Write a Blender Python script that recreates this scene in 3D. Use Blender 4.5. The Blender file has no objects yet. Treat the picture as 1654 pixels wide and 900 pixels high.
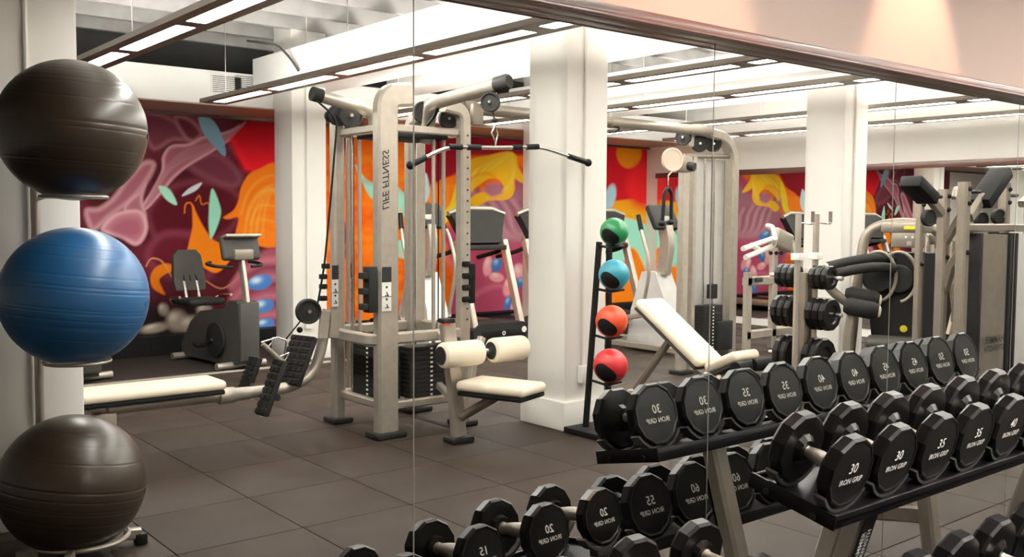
import bpy, bmesh, math, random
import numpy as np
from mathutils import Vector, Matrix

# ------------------------------------------------------------------ camera
# Photograph frame 1654 x 900. World: the mirrored wall is the plane y = 0,
# the gym lies at y < 0, the camera stands 1.5 m in front of the mirror.
D, H, FPX = 1.5, 1.45, 1555.2
YAW, PITCH, ROLL = map(math.radians, (39.158, -3.5186, 0.3585))
def cam_axes():
    fw = np.array([math.sin(YAW)*math.cos(PITCH), math.cos(YAW)*math.cos(PITCH), math.sin(PITCH)])
    r = np.array([math.cos(YAW), -math.sin(YAW), 0.0]); u = np.cross(r, fw)
    c, s = math.cos(ROLL), math.sin(ROLL)
    return c*r+s*u, -s*r+c*u, fw
CR, CU, CF = cam_axes()
scene = bpy.context.scene
col = scene.collection
cam = bpy.data.cameras.new('camera'); cam_o = bpy.data.objects.new('camera', cam); col.objects.link(cam_o)
cam.sensor_width = 36.0; cam.lens = FPX/1654*36.0; cam.clip_start = 0.05
M = Matrix(((CR[0], CU[0], -CF[0], 0), (CR[1], CU[1], -CF[1], -D), (CR[2], CU[2], -CF[2], H), (0, 0, 0, 1)))
cam_o.matrix_world = M
scene.camera = cam_o

# ------------------------------------------------------------------ light
world = bpy.data.worlds.new('world'); scene.world = world; world.use_nodes = True
world.node_tree.nodes['Background'].inputs[0].default_value = (1.0, 0.95, 0.9, 1)
world.node_tree.nodes['Background'].inputs[1].default_value = 0.05
vs = scene.view_settings
vs.view_transform = 'Standard'; vs.look = 'None'; vs.gamma = 1.0; vs.use_curve_mapping = False
vs.exposure = 0.0
LAMP_DOWN, LAMP_UP, SPOT_W = 76.0, 76.0, 55.0       # diffuser, uplight (emission strength), downlights (watts)

# ------------------------------------------------------------------ pixel helpers
# "unfolded" coordinates (X along the mirror, Y distance from the camera plane, Z up): things on the
# near side of the mirror have Y < D; things seen in the mirror have Y > D and stand at world y = D - Y.
def ray(x, y): return ((x-827)*CR - (y-450)*CU + FPX*CF)/FPX
def AY(x, y, Y): d = ray(x, y); q = d*(Y/d[1]); return (q[0], Y, q[2]+H)
def AX(x, y, X): d = ray(x, y); q = d*(X/d[0]); return (X, q[1], q[2]+H)
def AZ(x, y, Z): d = ray(x, y); q = d*((Z-H)/d[2]); return (q[0], q[1], Z)
def PJ(X, Y, Z):
    v = np.array([X, Y, Z-H]); w = v@CF
    return 827+FPX*(v@CR)/w, 450-FPX*(v@CU)/w
REFL = True
def tw(p):                       # unfolded -> world
    return (p[0], D-p[1], p[2]) if REFL else (p[0], p[1]-D, p[2])

# ------------------------------------------------------------------ mesh builder
def fillet(pts, rad, seg=5):
    pts = [Vector(p) for p in pts]; out = [pts[0]]
    for i in range(1, len(pts)-1):
        a, b, c = pts[i-1], pts[i], pts[i+1]
        r = min(rad, (a-b).length*0.48, (c-b).length*0.48)
        p, q = b+(a-b).normalized()*r, b+(c-b).normalized()*r
        for k in range(seg+1):
            t = k/seg; out.append(p*(1-t)**2+b*2*t*(1-t)+q*t*t)
    out.append(pts[-1]); return out
TEXTS = {}
def text_geo(s):
    if s not in TEXTS:
        cu = bpy.data.curves.new('t', 'FONT'); cu.body = s; cu.align_x = 'CENTER'; cu.align_y = 'CENTER'; cu.resolution_u = 2; cu.offset = 0.012
        o = bpy.data.objects.new('t', cu); col.objects.link(o)
        me = bpy.data.meshes.new_from_object(o.evaluated_get(bpy.context.evaluated_depsgraph_get()))
        TEXTS[s] = ([tuple(v.co) for v in me.vertices], [tuple(p.vertices) for p in me.polygons])
        bpy.data.objects.remove(o); bpy.data.curves.remove(cu); bpy.data.meshes.remove(me)
    return TEXTS[s]
class MB:
    def __init__(s, fr=None): s.v = []; s.f = []; s.fr = fr     # fr = (origin, angle): local frame
    def add(s, vs_, fs):
        n = len(s.v)
        if s.fr:
            (ox, oy, oz), a = s.fr; c, sn = math.cos(a), math.sin(a)
            vs_ = [(ox+c*x-sn*y, oy+sn*x+c*y, oz+z) for x, y, z in vs_]
        s.v += [tuple(p) for p in vs_]; s.f += [tuple(i+n for i in f) for f in fs]; return s
    def box(s, c, size, rot=(0, 0, 0), bev=0.0, seg=2):
        bm = bmesh.new(); bmesh.ops.create_cube(bm, size=1.0)
        for v in bm.verts: v.co = Vector((v.co.x*size[0], v.co.y*size[1], v.co.z*size[2]))
        if bev: bmesh.ops.bevel(bm, geom=list(bm.edges), offset=min(bev, min(size)*0.45), segments=seg, affect='EDGES', profile=0.5)
        R = Matrix.Rotation(rot[2], 3, 'Z') @ Matrix.Rotation(rot[1], 3, 'Y') @ Matrix.Rotation(rot[0], 3, 'X')
        bm.verts.index_update()
        vs_ = [tuple(R@v.co+Vector(c)) for v in bm.verts]; fs = [tuple(v.index for v in f.verts) for f in bm.faces]
        bm.free(); return s.add(vs_, fs)
    def bx(s, x0, x1, y0, y1, z0, z1, bev=0.0):
        return s.box(((x0+x1)/2, (y0+y1)/2, (z0+z1)/2), (abs(x1-x0), abs(y1-y0), abs(z1-z0)), bev=bev)
    def tube(s, pts, r, n=10, up=None, cap=True, closed=False):
        # round (r number or list) or rectangular (r = (w, h)) section swept along pts
        pts = [Vector(p) for p in pts]; m = len(pts); rect = isinstance(r, tuple)
        ring = []; prev = None
        for i in range(m):
            if closed: t = (pts[(i+1) % m]-pts[i-1])
            else: t = pts[min(i+1, m-1)]-pts[max(i-1, 0)]
            t.normalize()
            if prev is None:
                u = Vector(up) if up else (Vector((0, 0, 1)) if abs(t.z) < 0.9 else Vector((0, 1, 0)))
            else: u = prev
            u = (u-t*u.dot(t))
            if u.length < 1e-6: u = t.orthogonal()
            u.normalize(); prev = u; w = t.cross(u)
            if rect:
                a, b = r[0]/2, r[1]/2; k = min(a, b)*0.35
                ring.append([pts[i]+w*x+u*y for x, y in ((a, b-k), (a-k, b), (-a+k, b), (-a, b-k), (-a, -b+k), (-a+k, -b), (a-k, -b), (a, -b+k))])
            else:
                rr = r[i] if isinstance(r, list) else r
                ring.append([pts[i]+(w*math.cos(2*math.pi*k/n)+u*math.sin(2*math.pi*k/n))*rr for k in range(n)])
        k = len(ring[0]); vs_ = [tuple(p) for q in ring for p in q]; fs = []
        for i in range(m if closed else m-1):
            j = (i+1) % m
            for a in range(k): b = (a+1) % k; fs.append((i*k+a, i*k+b, j*k+b, j*k+a))
        if cap and not closed: fs += [tuple(range(k))[::-1], tuple((m-1)*k+a for a in range(k))]
        return s.add(vs_, fs)
    def cyl(s, a, b, r, n=16): return s.tube([a, b], r, n)
    def lathe(s, prof, p0, axis, n=20):
        # prof: (radius, distance along axis)
        ax = Vector(axis).normalized(); u = ax.orthogonal().normalized(); w = ax.cross(u); p0 = Vector(p0); vs_ = []; fs = []
        for r, t in prof:
            for k in range(n):
                a = 2*math.pi*k/n; vs_.append(tuple(p0+ax*t+(u*math.cos(a)+w*math.sin(a))*r))
        for i in range(len(prof)-1):
            for k in range(n): j = (k+1) % n; fs.append((i*n+k, i*n+j, (i+1)*n+j, (i+1)*n+k))
        fs += [tuple(range(n))[::-1], tuple((len(prof)-1)*n+k for k in range(n))]
        return s.add(vs_, fs)
    def disc(s, c, axis, r, t, n=20, dish=0.12):
        # pulley / plate: rim with a dished face
        h = t/2
        return s.lathe([(r*0.25, -h*0.55), (r*0.78, -h*0.55), (r*0.84, -h), (r*0.97, -h), (r, -h*0.8), (r, h*0.8), (r*0.97, h), (r*0.84, h), (r*0.78, h*0.55), (r*0.25, h*0.55)], c, axis, n)
    def prism(s, poly, o, u, v, t, bev=0.0):
        # polygon (a, b) in the plane o + a u + b v, thickness t along u x v
        o, u, v = Vector(o), Vector(u).normalized(), Vector(v).normalized(); nn = u.cross(v); k = len(poly)
        vs_ = [tuple(o+u*a+v*b-nn*t/2) for a, b in poly]+[tuple(o+u*a+v*b+nn*t/2) for a, b in poly]
        fs = [tuple(range(k))[::-1], tuple(range(k, 2*k))]+[(i, (i+1) % k, (i+1) % k+k, i+k) for i in range(k)]
        return s.add(vs_, fs)
    def sphere(s, c, r, n=24, m=16, sc=(1, 1, 1)):
        vs_ = [(c[0], c[1], c[2]+r*sc[2])]; fs = []
        for i in range(1, m):
            t = math.pi*i/m
            for k in range(n):
                a = 2*math.pi*k/n; vs_.append((c[0]+r*sc[0]*math.sin(t)*math.cos(a), c[1]+r*sc[1]*math.sin(t)*math.sin(a), c[2]+r*sc[2]*math.cos(t)))
        vs_.append((c[0], c[1], c[2]-r*sc[2])); L = len(vs_)-1
        for k in range(n):
            j = (k+1) % n; fs.append((0, 1+k, 1+j)); fs.append((L, L-n+j, L-n+k))
            for i in range(m-2): fs.append((1+i*n+k, 1+(i+1)*n+k, 1+(i+1)*n+j, 1+i*n+j))
        return s.add(vs_, fs)
    def text(s, t, o, u, v, h, shear=0.0):
        vs_, fs = text_geo(t); o, u, v = Vector(o), Vector(u).normalized(), Vector(v).normalized()
        return s.add([tuple(o+u*((x+shear*y)*h)+v*(y*h)) for x, y, z in vs_], fs)
    def mesh(s, name, mat, off=(0, 0, 0), raw=False, ang=40):
        vs_ = s.v if raw else [tw(p) for p in s.v]
        vs_ = [(a-off[0], b-off[1], c-off[2]) for a, b, c in vs_]
        fs = [f[::-1] for f in s.f] if (REFL and not raw) else s.f
        me = bpy.data.meshes.new(name); me.from_pydata(vs_, [], fs)
        bm = bmesh.new(); bm.from_mesh(me); bmesh.ops.recalc_face_normals(bm, faces=list(bm.faces)); bm.to_mesh(me); bm.free()
        me.polygons.foreach_set('use_smooth', [True]*len(me.polygons)); me.set_sharp_from_angle(angle=math.radians(ang))
        if mat: me.materials.append(mat)
        return me
    def build(s, name, mat, parent=None, raw=False, ang=40):
        off = (0, 0, 0)
        if parent is not None and not raw:
            q = parent
            while q is not None: off = tuple(a+b for a, b in zip(off, q.location)); q = q.parent
        o = bpy.data.objects.new(name, s.mesh(name, mat, off, raw, ang)); col.objects.link(o)
        if parent is not None: o.parent = parent
        return o
def tag(o, label=None, cat=None, group=None, kind=None):
    if label: o['label'] = label
    if cat: o['category'] = cat
    if group: o['group'] = group
    if kind: o['kind'] = kind
    return o
def thing(name, label, cat, base, group=None):
    o = bpy.data.objects.new(name, None); col.objects.link(o); o.empty_display_size = 0.1
    o.location = tw(base); return tag(o, label, cat, group)
def dup(root, loc, label, rotz=None):
    def cp(o, par):
        c = o.copy(); col.objects.link(c); c.parent = par
        for ch in list(o.children): cp(ch, c)
        return c
    r = cp(root, None); r.location = loc; r['label'] = label
    if rotz is not None: r.rotation_euler[2] = rotz
    return r

# ------------------------------------------------------------------ materials
def mat(name, base, rough=0.5, metal=0.0, var=0.0, scale=8.0, bump=0.0, bscale=80.0, coat=0.0, spec=0.5):
    m = bpy.data.materials.new(name); m.use_nodes = True; nt = m.node_tree; b = nt.nodes['Principled BSDF']
    b.inputs['Base Color'].default_value = (*base, 1); b.inputs['Roughness'].default_value = rough; b.inputs['Metallic'].default_value = metal
    b.inputs['Coat Weight'].default_value = coat; b.inputs['Specular IOR Level'].default_value = spec
    tc = nt.nodes.new('ShaderNodeTexCoord')
    if var:
        nz = nt.nodes.new('ShaderNodeTexNoise'); nz.inputs['Scale'].default_value = scale; nz.inputs['Detail'].default_value = 6
        nt.links.new(tc.outputs['Object'], nz.inputs['Vector'])
        rp = nt.nodes.new('ShaderNodeValToRGB'); rp.color_ramp.elements[0].position = 0.3; rp.color_ramp.elements[1].position = 0.7
        rp.color_ramp.elements[0].color = (*[c*(1-var) for c in base], 1); rp.color_ramp.elements[1].color = (*[min(1, c*(1+var)) for c in base], 1)
        nt.links.new(nz.outputs['Fac'], rp.inputs['Fac']); nt.links.new(rp.outputs['Color'], b.inputs['Base Color'])
    if bump:
        n2 = nt.nodes.new('ShaderNodeTexNoise'); n2.inputs['Scale'].default_value = bscale; n2.inputs['Detail'].default_value = 3
        nt.links.new(tc.outputs['Object'], n2.inputs['Vector'])
        bp = nt.nodes.new('ShaderNodeBump'); bp.inputs['Strength'].default_value = bump; bp.inputs['Distance'].default_value = 0.01
        nt.links.new(n2.outputs['Fac'], bp.inputs['Height']); nt.links.new(bp.outputs['Normal'], b.inputs['Normal'])
    return m
def emit(name, c, s):
    m = bpy.data.materials.new(name); m.use_nodes = True; nt = m.node_tree; b = nt.nodes['Principled BSDF']
    b.inputs['Base Color'].default_value = (0.8, 0.8, 0.8, 1)
    b.inputs['Emission Color'].default_value = (*c, 1); b.inputs['Emission Strength'].default_value = s; return m
def wood_mat(name):
    m = mat(name, (0.09, 0.035, 0.022), 0.32, coat=0.2); nt = m.node_tree; b = nt.nodes['Principled BSDF']
    tc = nt.nodes.new('ShaderNodeTexCoord'); mp = nt.nodes.new('ShaderNodeMapping'); mp.inputs['Scale'].default_value = (1.2, 40, 40)
    nz = nt.nodes.new('ShaderNodeTexNoise'); nz.inputs['Scale'].default_value = 3; nz.inputs['Detail'].default_value = 8; nz.inputs['Distortion'].default_value = 1.5
    rp = nt.nodes.new('ShaderNodeValToRGB'); rp.color_ramp.elements[0].color = (0.05, 0.018, 0.012, 1); rp.color_ramp.elements[1].color = (0.15, 0.055, 0.036, 1)
    nt.links.new(tc.outputs['Object'], mp.inputs['Vector']); nt.links.new(mp.outputs['Vector'], nz.inputs['Vector'])
    nt.links.new(nz.outputs['Fac'], rp.inputs['Fac']); nt.links.new(rp.outputs['Color'], b.inputs['Base Color']); return m
def rubber_ball(name, base, rough):
    # moulded rings: fine bump bands along the object's Z
    m = mat(name, base, rough, var=0.12, scale=5); nt = m.node_tree; b = nt.nodes['Principled BSDF']
    tc = nt.nodes.new('ShaderNodeTexCoord'); nz = nt.nodes.new('ShaderNodeTexNoise'); nz.inputs['Scale'].default_value = 30; nz.inputs['Detail'].default_value = 4
    nt.links.new(tc.outputs['Object'], nz.inputs['Vector'])
    bp = nt.nodes.new('ShaderNodeBump'); bp.inputs['Strength'].default_value = 0.03; bp.inputs['Distance'].default_value = 0.01
    nt.links.new(nz.outputs['Fac'], bp.inputs['Height']); nt.links.new(bp.outputs['Normal'], b.inputs['Normal'])
    return m
def mirror_mat(name, tint):
    m = bpy.data.materials.new(name); m.use_nodes = True; b = m.node_tree.nodes['Principled BSDF']
    b.inputs['Base Color'].default_value = (*tint, 1); b.inputs['Metallic'].default_value = 1.0; b.inputs['Roughness'].default_value = 0.0
    return m
MT = dict(
    silver=mat('silver_paint', (0.44, 0.395, 0.335), 0.33, 0.6, var=0.06, scale=20),
    silver_d=mat('warm_grey_paint', (0.24, 0.205, 0.165), 0.38, 0.45, var=0.06, scale=20),
    chrome=mat('chrome', (0.75, 0.72, 0.68), 0.18, 1.0),
    knurl=mat('knurled_steel', (0.62, 0.56, 0.50), 0.36, 0.9, bump=0.35, bscale=900),
    dark=mat('charcoal_plastic', (0.022, 0.021, 0.020), 0.6, var=0.15, scale=12, spec=0.12),
    grey=mat('mid_grey_plastic', (0.060, 0.056, 0.052), 0.6, var=0.08, spec=0.15),
    lgrey=mat('light_grey_panel', (0.60, 0.59, 0.57), 0.45, 0.2, var=0.05),
    black=mat('black_rubber', (0.008, 0.008, 0.008), 0.55, var=0.2, scale=15, spec=0.15),
    tray=mat('black_powder_coat', (0.006, 0.005, 0.006), 0.34, var=0.2, scale=25, bump=0.05, bscale=400, spec=0.18),
    ureth=mat('black_urethane', (0.007, 0.006, 0.0055), 0.30, var=0.25, scale=18, bump=0.03, bscale=120, spec=0.26),
    cream=mat('cream_vinyl', (0.80, 0.71, 0.56), 0.42, var=0.03, scale=10, bump=0.04, bscale=200),
    white=mat('white_wall_paint', (0.80, 0.77, 0.72), 0.55, var=0.015, scale=3, bump=0.03, bscale=25),
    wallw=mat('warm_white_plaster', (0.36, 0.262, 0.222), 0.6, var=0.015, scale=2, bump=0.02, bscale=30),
    ceil=mat('painted_deck', (0.16, 0.155, 0.15), 0.7, var=0.2, scale=1.6),
    joist=mat('painted_joist', (0.36, 0.345, 0.33), 0.65, var=0.15, scale=4),
    beam=mat('white_beam_paint', (0.86, 0.85, 0.82), 0.5, var=0.01, scale=3),
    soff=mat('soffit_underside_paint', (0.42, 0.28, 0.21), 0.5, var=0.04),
    housing=mat('lamp_housing', (0.16, 0.132, 0.108), 0.45, 0.4),
    wood=wood_mat('dark_wood'),
    mirror=mirror_mat('mirror_glass', (0.90, 0.918, 0.90)),
    tile=mat('rubber_floor_tile', (0.029, 0.0200, 0.0145), 0.62, var=0.16, scale=2.2, bump=0.12, bscale=160, spec=0.16),
    joint=mat('tile_joint', (0.012, 0.010, 0.009), 0.85),
    darkfloor=mat('dark_cardio_floor', (0.022, 0.016, 0.013), 0.6, var=0.15, scale=3),
    lamp=emit('lamp_diffuser', (1.0, 0.965, 0.905), LAMP_DOWN),
    lampup=emit('lamp_uplight', (1.0, 0.965, 0.905), LAMP_UP),
    ink=mat('white_print', (0.85, 0.83, 0.78), 0.5),
    inkd=mat('black_print', (0.012, 0.012, 0.012), 0.5),
    ball_k=rubber_ball('black_ball_vinyl', (0.036, 0.025, 0.016), 0.33),
    ball_b=rubber_ball('blue_ball_vinyl', (0.018, 0.10, 0.25), 0.33),
    yellow=mat('yellow_badge', (0.75, 0.60, 0.03), 0.4),
    red=mat('red_badge', (0.5, 0.03, 0.02), 0.4),
    strip=mat('joint_strip_grey', (0.16, 0.155, 0.14), 0.4),
    beige=mat('beige_plate', (0.62, 0.48, 0.38), 0.5),
    screen=mat('screen_glass', (0.01, 0.01, 0.012), 0.12),
)
# ------------------------------------------------------------------ room shell
XL, XR, YB, ZC = -3.0, 11.07, 10.3, 3.6          # left wall, right wall, mural wall (unfolded Y), deck height
REFL = True
def struct(name, mb, m, label=None): return tag(mb.build(name, m), label, None, None, 'structure')
# floor: dark slab, rubber tiles on it
TX0, TX, TY0, TY = 1.451, 0.5975, 4.055, 0.618
YS = AZ(340, 604, 0)[1]                          # transition strip to the dark cardio floor
floor = struct('floor', MB().bx(XL, XR, D-0.15, YB+0.1, -0.12, -0.014), MT['joint'], 'dark subfloor showing in the tile joints')
tile_me = None
for i in range(-7, 17):
    for j in range(-4, 9):
        x0, x1 = TX0+i*TX, min(TX0+(i+1)*TX, XR-0.02); y0, y1 = TY0+j*TY, min(TY0+(j+1)*TY, YS-0.03)
        if x1-x0 < 0.05 or y1-y0 < 0.05: continue
        full = x1-x0 > TX-0.01 and y1-y0 > TY-0.01
        if full and tile_me is not None:
            o = bpy.data.objects.new('floor_tile', tile_me); col.objects.link(o); o.parent = floor
        else:
            o = MB().bx(-(x1-x0)/2+0.0025, (x1-x0)/2-0.0025, -(y1-y0)/2+0.0025, (y1-y0)/2-0.0025, -0.014, 0.0, 0.0022).build('floor_tile', MT['tile'], floor, raw=True)
            if full: tile_me = o.data
        o.location = tw(((x0+x1)/2, (y0+y1)/2, 0))
MB().bx(XL, XR, YS+0.03, YB, -0.014, 0.0).build('cardio_floor', MT['darkfloor'], floor)
MB().bx(XL, XR, YS-0.032, YS+0.032, -0.012, 0.012, 0.006).build('transition_strip', MT['silver'], floor)

# mirror wall (backing, plaster above), wood rail, mirror panels
def rat(x, y): d = ray(x, y); return d[2]/d[1]
r1, r2, r3 = rat(1240, 57.6), rat(1240, 76.5), rat(1240, 95.0)
PR = D*(r2-r3)/(r2+r3)                            # how far the rail stands off the mirror
ZB = H+(D+PR)*r3; ZT = H+(D-PR)*r1
REFL = False
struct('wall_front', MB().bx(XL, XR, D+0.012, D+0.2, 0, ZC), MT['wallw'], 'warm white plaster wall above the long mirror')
rail = struct('trim_1', MB().bx(XL, XR, D-PR, D+0.012, ZB, ZT, 0.003), MT['wood'], 'dark wood rail running along the top of the mirrors')
MB().bx(XL, XR, D-PR-0.006, D-PR+0.004, ZB-0.001, ZB+0.006, 0.002).build('rail_bead', MT['wood'], rail)
seams = [0.9857+0.8265*k for k in range(-5, 13)]; seams[6:9] = [1.841, 2.666, 3.482]
seams = [XL+0.02]+[s for s in seams if s > XL+0.3 and s < XR-0.3]+[XR-0.02]
ORD = ['first', 'second', 'third', 'fourth', 'fifth', 'sixth', 'seventh', 'eighth', 'ninth', 'tenth', 'eleventh', 'twelfth', 'thirteenth', 'fourteenth', 'fifteenth', 'sixteenth', 'seventeenth', 'eighteenth', 'nineteenth']
vis = {0.9857+0.8265*-1: 'tall mirror panel at the left edge of the photo, showing the exercise balls', }
for k in range(len(seams)-1):
    a, b = seams[k]+0.0014, seams[k+1]-0.0014
    lab = 'tall wall mirror panel beyond the photo, number %s from the left wall' % ORD[k]
    c = (a+b)/2
    if 0.5 < c < 0.9: lab = 'tall wall mirror panel showing the exercise balls and bike'
    elif 1.2 < c < 1.6: lab = 'tall wall mirror panel showing the lat bar and white column'
    elif 2.0 < c < 2.4: lab = 'tall wall mirror panel showing the plate tree'
    elif 2.9 < c < 3.3: lab = 'tall wall mirror panel showing the strength machines, under the bright wall light'
    elif 3.6 < c < 4.1: lab = 'tall wall mirror panel at the right edge of the photo'
    elif 0.0 < c < 0.5: lab = 'tall wall mirror panel left of the exercise ball reflection'
    o = tag(MB().bx(a, b, D, D+0.006, 0.06, ZB+0.004).build('mirror_panel', MT['mirror'], ang=20), lab, 'mirror', 'mirror panels on the long wall')
    if k < len(seams)-2: MB().bx(b+0.0001, b+0.0027, D-0.0006, D+0.005, 0.06, ZB+0.002).build('joint_strip', MT['strip'], o)
struct('wall_front_backing', MB().bx(XL, XR, D+0.0065, D+0.0118, 0.0, ZB+0.004), MT['silver_d'], 'grey backing seen in the mirror joints')
REFL = True
struct('wall_left', MB().bx(XL-0.2, XL, D-0.2, YB+0.2, 0, ZC), MT['white'], 'white side wall behind the camera side of the gym')
struct('wall_back', MB().bx(XL-0.2, XR+0.2, YB, YB+0.2, 0, 2.7), MT['white'], 'far wall carrying the painted mural')
struct('wall_back_upper', MB().bx(XL-0.2, XR+0.2, YB, YB+0.2, 2.7, ZC), mat('plenum_shade', (0.03, 0.028, 0.027), 0.8, var=0.3, scale=2), 'upper far wall above the bulkhead, coloured dark for the plenum shade')  # dim plenum shade is put into this wall's dark base colour
struct('wall_right', MB().bx(XR, XR+0.2, D-0.2, YB+0.2, 0, ZC), MT['white'], 'white end wall above the second mirror')
struct('baseboard_back', MB().bx(XL, XR, YB-0.2, YB, 0, 0.2), MT['black'], 'black plinth along the foot of the mural')
# second mirror on the end wall, with its own wood rail
ZW = 2.09
for k in range(6):
    y0 = D+0.1+k*(YB-D-0.32)/6; y1 = y0+(YB-D-0.32)/6
    tag(MB().bx(XR-0.006, XR-0.001, y0+0.003, y1-0.003, 0.1, ZW).build('mirror_panel', MT['mirror'], ang=20),
        'mirror panel on the far end wall, number %s from the long mirror' % ORD[k], 'mirror', 'mirror panels on the end wall')
struct('trim_2', MB().bx(XR-0.03, XR, D, YB-0.2, ZW, ZW+0.075, 0.003), MT['wood'], 'dark wood rail above the end wall mirror')
# ceiling: deck, joists along X, white boxed beams along the columns
ceiling = struct('ceiling', MB().bx(XL-0.2, XR+0.2, D-0.2, YB+0.2, ZC, ZC+0.15), MT['ceil'], 'open painted ceiling deck with exposed joists')
jm = MB().bx(XL, XR, -0.035, 0.035, 0, 0.26, 0.004).build('joist', MT['joist'], ceiling, raw=True)
for k in range(14):
    o = jm if k == 0 else bpy.data.objects.new('joist', jm.data)
    if k: col.objects.link(o); o.parent = ceiling
    o.location = tw((0, 1.75+k*0.655, 3.33))
def beam(x0, x1, z0, z1, y0=1.55, y1=9.3): return MB().bx(x0, x1, y0, y1, z0, z1, 0.012).build('boxed_beam', MT['beam'], ceiling)
for x0, x1, z0, z1 in ((0.75, 1.5, 2.78, 3.08), (4.17, 5.0, 2.78, 3.05), (7.5, 8.4, 2.78, 3.05), (5.75, 6.15, 2.85, 3.05), (9.1, 9.5, 2.85, 3.05)): beam(x0, x1, z0, z1)
# far bulkhead over the mural: white front, brown underside, vent grilles
SY, SZ0, SZ1 = 9.37, 2.565, 2.905
bulk = struct('trim_3', MB().bx(XL, XR, SY, YB, SZ0+0.012, SZ1), MT['beam'], 'white bulkhead over the mural wall')
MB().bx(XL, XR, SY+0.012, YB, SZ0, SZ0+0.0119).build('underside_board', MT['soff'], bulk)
MB().bx(XL, XR, YB-0.06, YB-0.001, SZ0-0.03, SZ0-0.0005).build('mural_top_strip', MT['wood'], bulk)
for px in (365, 402):
    a = AY(px, 137, SY); g = MB().bx(a[0]-0.16, a[0]+0.16, SY-0.012, SY, a[2]-0.09, a[2]+0.09, 0.004).build('vent_grille', MT['beam'], bulk)
    for k in range(9): MB().bx(a[0]-0.145, a[0]+0.145, SY-0.0135, SY-0.0122, a[2]-0.08+k*0.019, a[2]-0.073+k*0.019).build('vent_slot', MT['grey'], g)
# columns with base blocks and a conduit
def column(x, y, label, pipe=True):
    t = tag(thing('column', label, 'column', (x+0.193, y+0.2, 0), 'square white columns'), kind='structure')
    MB().bx(x, x+0.386, y, y+0.4, 0.0, ZC, 0.012).build('shaft', MT['white'], t)
    MB().bx(x-0.035, x+0.421, y-0.035, y+0.435, 0, 0.2, 0.01).build('base_block', MT['white'], t)
    if pipe:
        MB().tube([(x+0.16, y-0.012, 0.42), (x+0.16, y-0.012, ZC)], 0.011, 8).build('conduit', MT['white'], t)
        MB().bx(x+0.12, x+0.20, y-0.05, y-0.001, 0.32, 0.44, 0.005).build('outlet_box', MT['white'], t)
column(0.918, 4.85, 'square white column behind the stacked exercise balls')
column(4.42, 4.85, 'square white column beside the medicine ball rack')
column(7.77, 4.85, 'square white column behind the dark seated machine and plate tree')
column(4.42, 8.94, 'square white column between the exercise bike and cable tower')
column(0.918, 8.94, 'square white column near the mural, hidden behind the exercise balls')
column(7.77, 8.94, 'square white column by the mural behind the treadmills')

# ------------------------------------------------------------------ pendant lights
LZ = 2.50
ND = ['long pendant light nearest the exercise balls', 'long pendant light above the cable tower, ending over the mural', 'long pendant light right of the white column',
      'long pendant light above the adjustable bench', 'long pendant light over the plate tree', 'long pendant light nearest the end wall mirror']
for k, (x, ya) in enumerate(((2.0, 8.72), (3.52, 8.72), (5.35, 8.72), (6.62, 8.72), (8.4, 8.72), (9.78, 8.72))):
    yb = ya-6*1.135-0.1
    t = thing('pendant_light', ND[k], 'ceiling light', (x, (ya+yb)/2, LZ), 'long pendant lights')
    m = MB(); w = 0.125
    m.bx(x-w, x-w+0.02, yb, ya, LZ, LZ+0.035); m.bx(x+w-0.02, x+w, yb, ya, LZ, LZ+0.035); m.bx(x-w+0.02, x-0.055, yb, ya, LZ, LZ+0.012); m.bx(x+0.055, x+w-0.02, yb, ya, LZ, LZ+0.012)
    for j in range(7):
        yy = ya-j*1.135; m.bx(x-0.055, x+0.055, yy-0.14, yy, LZ, LZ+0.012)
    m.build('housing', MT['housing'], t)
    for j in range(6):
        y0 = ya-(j+1)*1.135; y1 = ya-0.14-j*1.135
        MB().bx(x-0.055, x+0.055, y0, y1, LZ+0.004, LZ+0.012).build('diffuser', MT['lamp'], t)
        MB().bx(x-0.07, x+0.07, y0+0.02, y1-0.02, LZ+0.034, LZ+0.040).build('uplight', MT['lampup'], t)
    for j in (0.3, 2.5, 4.7, 6.5):
        MB().tube([(x, ya-j, LZ+0.05), (x, ya-j, 3.34)], 0.004, 6).build('suspension_wire', MT['chrome'], t)
# recessed downlights over the long mirror (soffit just out of the frame)
REFL = False
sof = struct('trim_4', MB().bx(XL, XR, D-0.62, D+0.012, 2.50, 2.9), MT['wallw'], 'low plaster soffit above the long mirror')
for k in range(7):
    x = -0.40+1.06*k
    t = thing('downlight', 'round recessed downlight above the mirror, %s from the left' % ORD[k], 'downlight', (x, D-0.26, 2.49), 'recessed downlights over the mirror')
    MB().lathe([(0.062, 0), (0.062, 0.008), (0.05, 0.008), (0.048, 0.0)], (x, D-0.26, 2.491), (0, 0, 1), 20).build('trim_ring', MT['white'], t)
    L = bpy.data.lights.new('downlight_lamp', 'SPOT'); L.energy = SPOT_W; L.color = (1.0, 0.66, 0.44); L.spot_size = math.radians(58); L.spot_blend = 0.5; L.shadow_soft_size = 0.03
    lo = bpy.data.objects.new('lamp', L); col.objects.link(lo); lo.parent = t; lo.location = (0, 0, -0.012); lo.rotation_euler = (math.radians(27), 0, 0)
REFL = True
# ceiling services: round duct, conduits and cables
def services():
    for k, (x0, y) in enumerate(((0.5, 7.9), (1.2, 6.8), (5.3, 5.5), (6.3, 6.9), (8.6, 6.1))):
        o = MB().tube([(x0, y, 3.29), (x0+2.4, y+0.02, 3.29)], 0.014, 8).build('conduit_pipe', MT['joist'])
        tag(o, 'thin painted conduit under the joists, %s from the ball side' % ORD[k], 'pipe', 'ceiling conduits')
    o = MB().tube(fillet([AX(400, 66, 4.1), AX(448, 72, 4.1), AX(470, 95, 4.14), AX(482, 114, 4.15)], 0.2, 6), 0.012, 8).build('loose_cable', MT['grey'])
    tag(o, 'loose grey cable drooping over the white boxed beam', 'cable')
services()

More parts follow.
